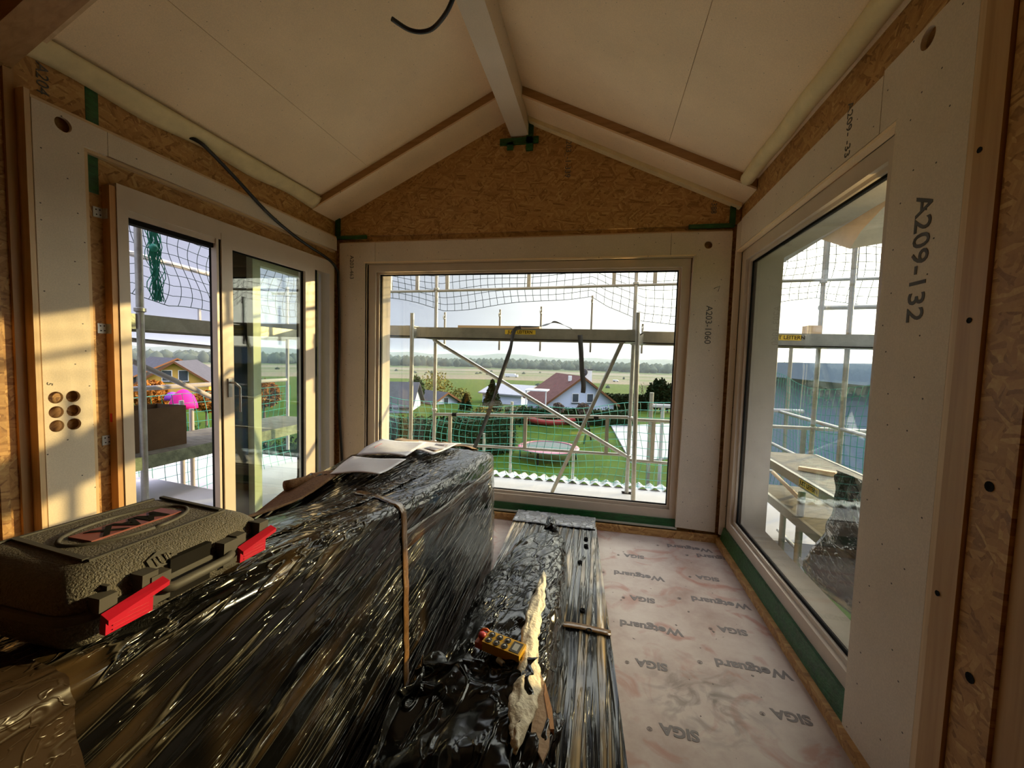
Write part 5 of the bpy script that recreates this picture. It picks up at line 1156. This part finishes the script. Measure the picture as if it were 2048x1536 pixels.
hedge('green climbing plants below the scaffold deck in the sliding door', [at(350, 850, 8.5), at(470, 850, 9)], -2.0, -.15, .8, 44, 3000, .05, 'leafm')
hedge('low shrubs below the corrugated roof edge in the door glass', [at(490, 880, 9.5), at(620, 900, 10)], -2.6, -.55, .8, 45, 2200, .05, 'leafd')

# houses ---------------------------------------------------------------
MT['wallw'] = simple('white_house_render', (.50, .55, .70), .8, spec=.08, var=.04); MT['wally'] = simple('yellow_house_render', (.50, .32, .08), .8, spec=.08, var=.04)
MT['roofr'] = simple('maroon_roof_tiles', (.095, .042, .038), .7, spec=.08, var=.3, scale=3); MT['roofg'] = simple('grey_roof', (.05, .05, .06), .6, spec=.08, var=.2, scale=2)
MT['roofw'] = simple('pale_flat_roof', (.26, .26, .29), .5, spec=.08); MT['vergebrown'] = simple('brown_verge_board', (.15, .07, .035), .6, spec=.08); MT['winglass'] = simple('dark_window_glass', (.05, .06, .08), .15)
MT['winw'] = simple('white_window_frame', (.75, .75, .75), .5)
def house(name, label, px, py, t_, half, pitch, length, yaw, zb, wallm, roofm, wins=(), over=.45, chim=None, vergem='vergebrown'):
    """gable faces the camera; local x across the gable, y along the ridge"""
    top = at(px, py, t_); h = top.z-zb; root = thing(name, label, 'house', (top.x, top.y, zb), (0, 0, yaw))
    eh = h-half*pitch
    MB().prism([(-half, 0, 0), (half, 0, 0), (half, 0, eh), (0, 0, h-.12), (-half, 0, eh)], (0, length, 0)).build('walls', MT[wallm], root, world=False)
    for s_ in (-1, 1):
        o_ = half+over; MB().prism([(0, -over, h), (s_*o_, -over, h-o_*pitch), (s_*o_, -over, h-o_*pitch-.16), (0, -over, h-.16)], (0, length+2*over, 0)).build('roof_slope', MT[roofm], root, world=False)
        MB().prism([(0, -over-.04, h+.02), (s_*o_, -over-.04, h-o_*pitch+.02), (s_*o_, -over-.04, h-o_*pitch-.22), (0, -over-.04, h-.22)], (0, .05, 0)).build('verge_board', MT[vergem], root, world=False)
    for (x, z, ww, wh) in wins:
        f = MB().box((x-ww/2, -.04, z-wh/2), (x+ww/2, .02, z+wh/2)).build('window', MT['winw'], root, world=False)
        MB().box((x-ww/2+.07, -.06, z-wh/2+.07), (x+ww/2-.07, -.035, z+wh/2-.07)).build('window_pane', MT['winglass'], f, world=False)
        MB().box((x-ww/2-.05, -.12, z-wh/2-.08), (x+ww/2+.05, .0, z-wh/2)).build('window_sill', MT['winglass'], f, world=False)
    return root, h
hw, h = house('house', 'white gabled house with maroon roof, satellite dish and chimney', 1164, 752, 42, 3.6, .72, 8, R(24), -4.6, 'wallw', 'roofr', ((-.62, 2.35, .75, .95), (.95, 2.35, .75, .95)))
MB().box((1.35, 2.2, h-1.2), (2.0, 2.8, h+.55)).build('chimney', MT['winw'], hw, world=False); MB().box((1.3, 2.15, h+.55), (2.05, 2.85, h+.65)).build('chimney_cap', MT['roofg'], hw, world=False)
MB().box((-1.0, 1.0, h-.6), (-.7, 1.3, h-.05)).build('roof_vent', MT['winw'], hw, world=False)
dsh = MB().lathe([(.42, .10), (.36, .04), (.2, .0), (.02, -.01)], 20, (.85, 1.5, h+.35), 'Y').build('satellite_dish', MT['roofg'], hw, world=False, smooth=True); MB().tube([(.85, 1.5, h+.35), (.8, 1.52, h-.4)], .03, 6).build('dish_pole', MT['winw'], dsh, world=False)
house('house', 'low house with dark grey roof and white gable end left in the big window', 892, 784, 52, 2.0, .55, 4.2, R(62), -5.5, 'wallw', 'roofg', ((0, 1.5, .8, .9),))
house('house', 'house with slate roof at the left edge of the big window', 784, 763, 46, 3.4, .62, 2.6, R(-75), -5.2, 'wallw', 'roofg', ((0, 1.6, 1, 1),))
house('house', 'white bungalow with pale low roof beyond the spruce', 1066, 771, 56, 3.2, .30, 6.0, R(72), -6.5, 'wallw', 'roofw', ((-1, 1.7, 1, 1), (1.5, 1.7, 1.2, 1.2)), vergem='roofw')
ct = thing('garden_canopy', 'flat white terrace canopy on posts left of the white house', 'canopy', tuple(at(1078, 785, 40)))
cpt = at(1078, 779, 40); MB().box((cpt.x-1.2, cpt.y-1.0, cpt.z-.1), (cpt.x+.9, cpt.y+1.0, cpt.z)).build('roof', MT['winw'], ct)
for dx in (-1.1, .8): MB().box((cpt.x+dx-.05, cpt.y-.9, -4.4), (cpt.x+dx+.05, cpt.y-.8, cpt.z-.1)).build('post', MT['winw'], ct)
house('house', 'yellow gabled house with brown verge seen through the open sliding door', 350, 722, 44, 2.9, .72, 9, R(38), -4.6, 'wally', 'roofg', ((-.7, 3.3, .9, 1.2), (.7, 3.3, .9, 1.2)))
house('house', 'house with long dark roof behind the yellow gable', 352, 716, 66, 5.0, .5, 9, R(72), -6, 'roofg', 'roofg')
house('house', 'dark roofed house right of the yellow gable in the sliding door', 450, 742, 62, 4.0, .4, 5, R(72), -6.5, 'roofg', 'roofg')
# small outbuilding with pale flat roof on the right of the lawn
ob = thing('paved_patio', 'pale paved area right of the lawn behind the tubes', 'patio', (6.5, 16, -4.3))
c4 = [on('Z', -4.25, *p) for p in ((1222, 852), (1345, 848), (1440, 905), (1262, 925))]
MB().prism([p+Vector((0, 0, -.10)) for p in c4], (0, 0, .15)).build('slab', simple('pale_paving', (.27, .27, .28), .8, spec=.1), ob)
# blue neighbour building
nb = thing('neighbour_building', 'pale blue building with flat white fascia filling the right window', 'building', (14, 15, -4.4))
NX0, NX1, NY = 7.5, 24.0, 13.0
box('walls', (NX0, NY, -4.4), (NX1, NY+8, 1.15), simple('lilac_render', (.24, .30, .38), .8, spec=.08, var=.04), nb)
MB().prism([(NX0+1.4, NY-.03, -.2), (NX0, NY-.03, -4.4), (NX1, NY-.03, -4.4), (NX1, NY-.03, .35)], (0, .035, 0)).build('blue_cladding', simple('light_blue_cladding', (.09, .21, .30), .5, spec=.08, var=.12, scale=1), nb)
box('fascia', (NX0-.8, NY-.9, 1.15), (NX1, NY+8, 1.72), simple('blue_grey_fascia', (.22, .28, .34), .6, spec=.08, var=.05), nb)
wv = box('window', (10.9, NY-.06, .25), (12.3, NY-.02, .95), MT['winw'], nb); box('window_pane', (11.0, NY-.07, .32), (12.2, NY-.055, .88), MT['winglass'], wv)
mb = MB(); rs = random.Random(77)
for k in range(16): branches(mb, Vector((9+k*1.3, 24+rs.uniform(-1, 1), -1.5)), Vector((0, 0, 1)), 1.6, .05, 3, rs, .5)
tag(mb.build('bare_shrubs', MT['bark']), 'tangle of bare branches above the blue building roof', 'shrubs', kind='stuff')

# garden things ----------------------------------------------------------
tr_ = on('Z', -3.55, 1097, 893); T0 = (tr_.x, tr_.y, -4.3); rad = 60/F_PX*(tr_-CAM).dot(fw)
tp_ = thing('trampoline', 'round trampoline with pink edge pad on the lawn', 'trampoline', T0)
MB().lathe([(rad*.82, -3.56), (rad*.82, -3.55), (.01, -3.545)], 40, (tr_.x, tr_.y, 0)).build('jump_mat', simple('dark_jump_mat', (.03, .05, .05), .6), tp_)
mb = MB(); mb.grid(lambda u, v: Vector((tr_.x+(rad*(.82+.2*v))*math.cos(6.2832*u), tr_.y+(rad*(.82+.2*v))*math.sin(6.2832*u), -3.53-.06*v)), 48, 4, wrapu=True); mb.build('edge_pad', simple('pink_edge_pad', (.34, .10, .14), .5), tp_, smooth=True, solid=.05)
for k in range(6):
    a = k*math.pi/3+.3; MB().tube([(tr_.x+rad*.95*math.cos(a), tr_.y+rad*.95*math.sin(a), -4.32), (tr_.x+rad*.95*math.cos(a), tr_.y+rad*.95*math.sin(a), -3.6)], .05, 6).build('leg', MT['gasket'], tp_)
hm = thing('hammock', 'red hammock strung behind the trampoline', 'hammock', tuple(at(1105, 843, 34)))
ribbon('sling', [at(1056, 836, 34), at(1075, 842, 34), at(1105, 845, 34), at(1132, 843, 34), at(1150, 837, 34)], .45, simple('red_hammock_cloth', (.30, .03, .03), .7), hm, 0, (0, 1, 0))
sw = thing('swing_frame', 'dark swing frame on the lawn right of the trampoline', 'swing', tuple(on('Z', -4.3, 1175, 885)))
for a, b_ in (((1168, 888, -4.3), (1176, 842, -2.9)), ((1182, 880, -4.3), (1176, 842, -2.9))):
    MB().tube([on('Z', a[2], a[0], a[1]), at(b_[0], b_[1], 29)], .06, 6).build('leg', MT['gasket'], sw)
MB().tube([at(1176, 842, 29), at(1130, 846, 31)], .06, 6).build('crossbar', MT['gasket'], sw)
pm = thing('play_tent', 'magenta and purple cover behind the cardboard box', 'tent', tuple(at(365, 800, 18)))
pc = at(367, 812, 18)
MB().lathe([(.52, -.1), (.50, .1), (.38, .45), (.16, .68), (.02, .74)], 16, pc).build('cover', simple('magenta_cloth', (.40, .012, .16), .6, spec=.08, bump=.4, bscale=3), pm, smooth=True)
pc = at(345, 800, 18.3); MB().lathe([(.30, .0), (.28, .15), (.15, .32), (.02, .36)], 16, pc).build('side_cover', simple('purple_cloth', (.18, .04, .30), .6, spec=.08), pm, smooth=True)
# traffic on the far road
def lorry(label, px, py, t_, ln_, h_, col):
    p = at(px, py, t_); zg = gz(p.x, p.y); r_ = thing('lorry' if ln_ > 6 else 'car', label, 'vehicle', (p.x, p.y, zg), (0, 0, R(-12)))
    mt = simple(label[:12], col, .4)
    MB().box((-ln_/2, -1.2, .6), (ln_/2-ln_*.2, 1.2, h_)).build('body', mt, r_, world=False, bevel=.15)
    MB().box((ln_/2-ln_*.2+.1, -1.1, .5), (ln_/2, 1.1, h_*.75)).build('cab', mt, r_, world=False, bevel=.2)
    for x in (-ln_*.35, -ln_*.2, ln_*.38):
        MB().lathe([(.5, -1.25), (.5, 1.25)], 12, (x, 0, .5), 'Y').build('wheels', MT['gasket'], r_, world=False)
lorry('white lorry driving on the far road beyond the green field', 1023, 744, 470, 16, 4.0, (.7, .7, .72))
lorry('small pale car on the far road left of the white house ridge', 1130, 747, 430, 5, 1.8, (.6, .6, .6))
lorry('small pale car on the far road right of the white house chimney', 1232, 748, 430, 5.5, 2.2, (.6, .6, .6))
# forest, hills
rs = random.Random(5); mb = MB()
def blob(mb, c, r, h, rs):
    seg = 7; rings = []
    for q_ in range(5):
        f = q_/4; rr = r*math.sin(math.pi*(.18+.8*f))*rs.uniform(.8, 1.2)
        rings.append([mb.bm.verts.new((c[0]+rr*math.cos(6.283*k/seg+q_), c[1]+rr*math.sin(6.283*k/seg+q_), c[2]+h*f)) for k in range(seg)])
    for a_, b_ in zip(rings, rings[1:]):
        for k in range(seg): mb.bm.faces.new((a_[k], a_[(k+1) % seg], b_[(k+1) % seg], b_[k]))
for k in range(1500):
    a = R(rs.uniform(25, 172)); d_ = rs.uniform(840, 1150); x, y = d_*math.cos(a), d_*math.sin(a)
    blob(mb, (x, y, gz(x, y)-1), rs.uniform(7, 14), rs.uniform(13, 21)*(1+.25*pn(x*.006, y*.006, 2)), rs)
tag(mb.build('forest', MT['forest'], smooth=True), 'hazy forest belt beyond the fields on the horizon', 'forest', kind='stuff')
mb = MB()
for k in range(45):
    a = R(rs.uniform(35, 165)); d_ = rs.choice((330, 520, 560, 640, 700))*rs.uniform(.97, 1.03); x, y = d_*math.cos(a), d_*math.sin(a)
    blob(mb, (x, y, gz(x, y)-1), rs.uniform(1.5, 3), rs.uniform(2.5, 4.5), rs)
tag(mb.build('field_trees', MT['forest'], smooth=True), 'scattered small trees between the far fields', 'trees', kind='stuff')
mb = MB(); mb.grid(lambda u, v: (lambda a, d_: Vector((d_*math.cos(a), d_*math.sin(a), -22+(46+26*pn(a*7, 0, 3)+14*pn(a*19, 1, 3))*math.sin(v*math.pi))))(R(10+170*u), 3100+900*v), 180, 7)
tag(mb.build('far_hills', MT['forest'], smooth=True), kind='structure')
# haze in the valley air
hm_ = bpy.data.materials.new('valley_haze'); hm_.use_nodes = True; n = hm_.node_tree.nodes; n.clear()
o_ = n.new('ShaderNodeOutputMaterial'); vsn = n.new('ShaderNodeVolumeScatter'); vsn.inputs['Density'].default_value = .0006; vsn.inputs['Anisotropy'].default_value = .2; vsn.inputs['Color'].default_value = (.15, .18, .21, 1)
hm_.node_tree.links.new(vsn.outputs[0], o_.inputs['Volume'])
mb = MB(); mb.box((-4300, 75, -60), (4300, 5200, 35)); mb.box((-4300, -2500, -60), (-75, 74.9, 35))
tag(mb.build('valley_haze_air', hm_), 'thin autumn haze filling the valley beyond the garden', 'haze', kind='stuff')
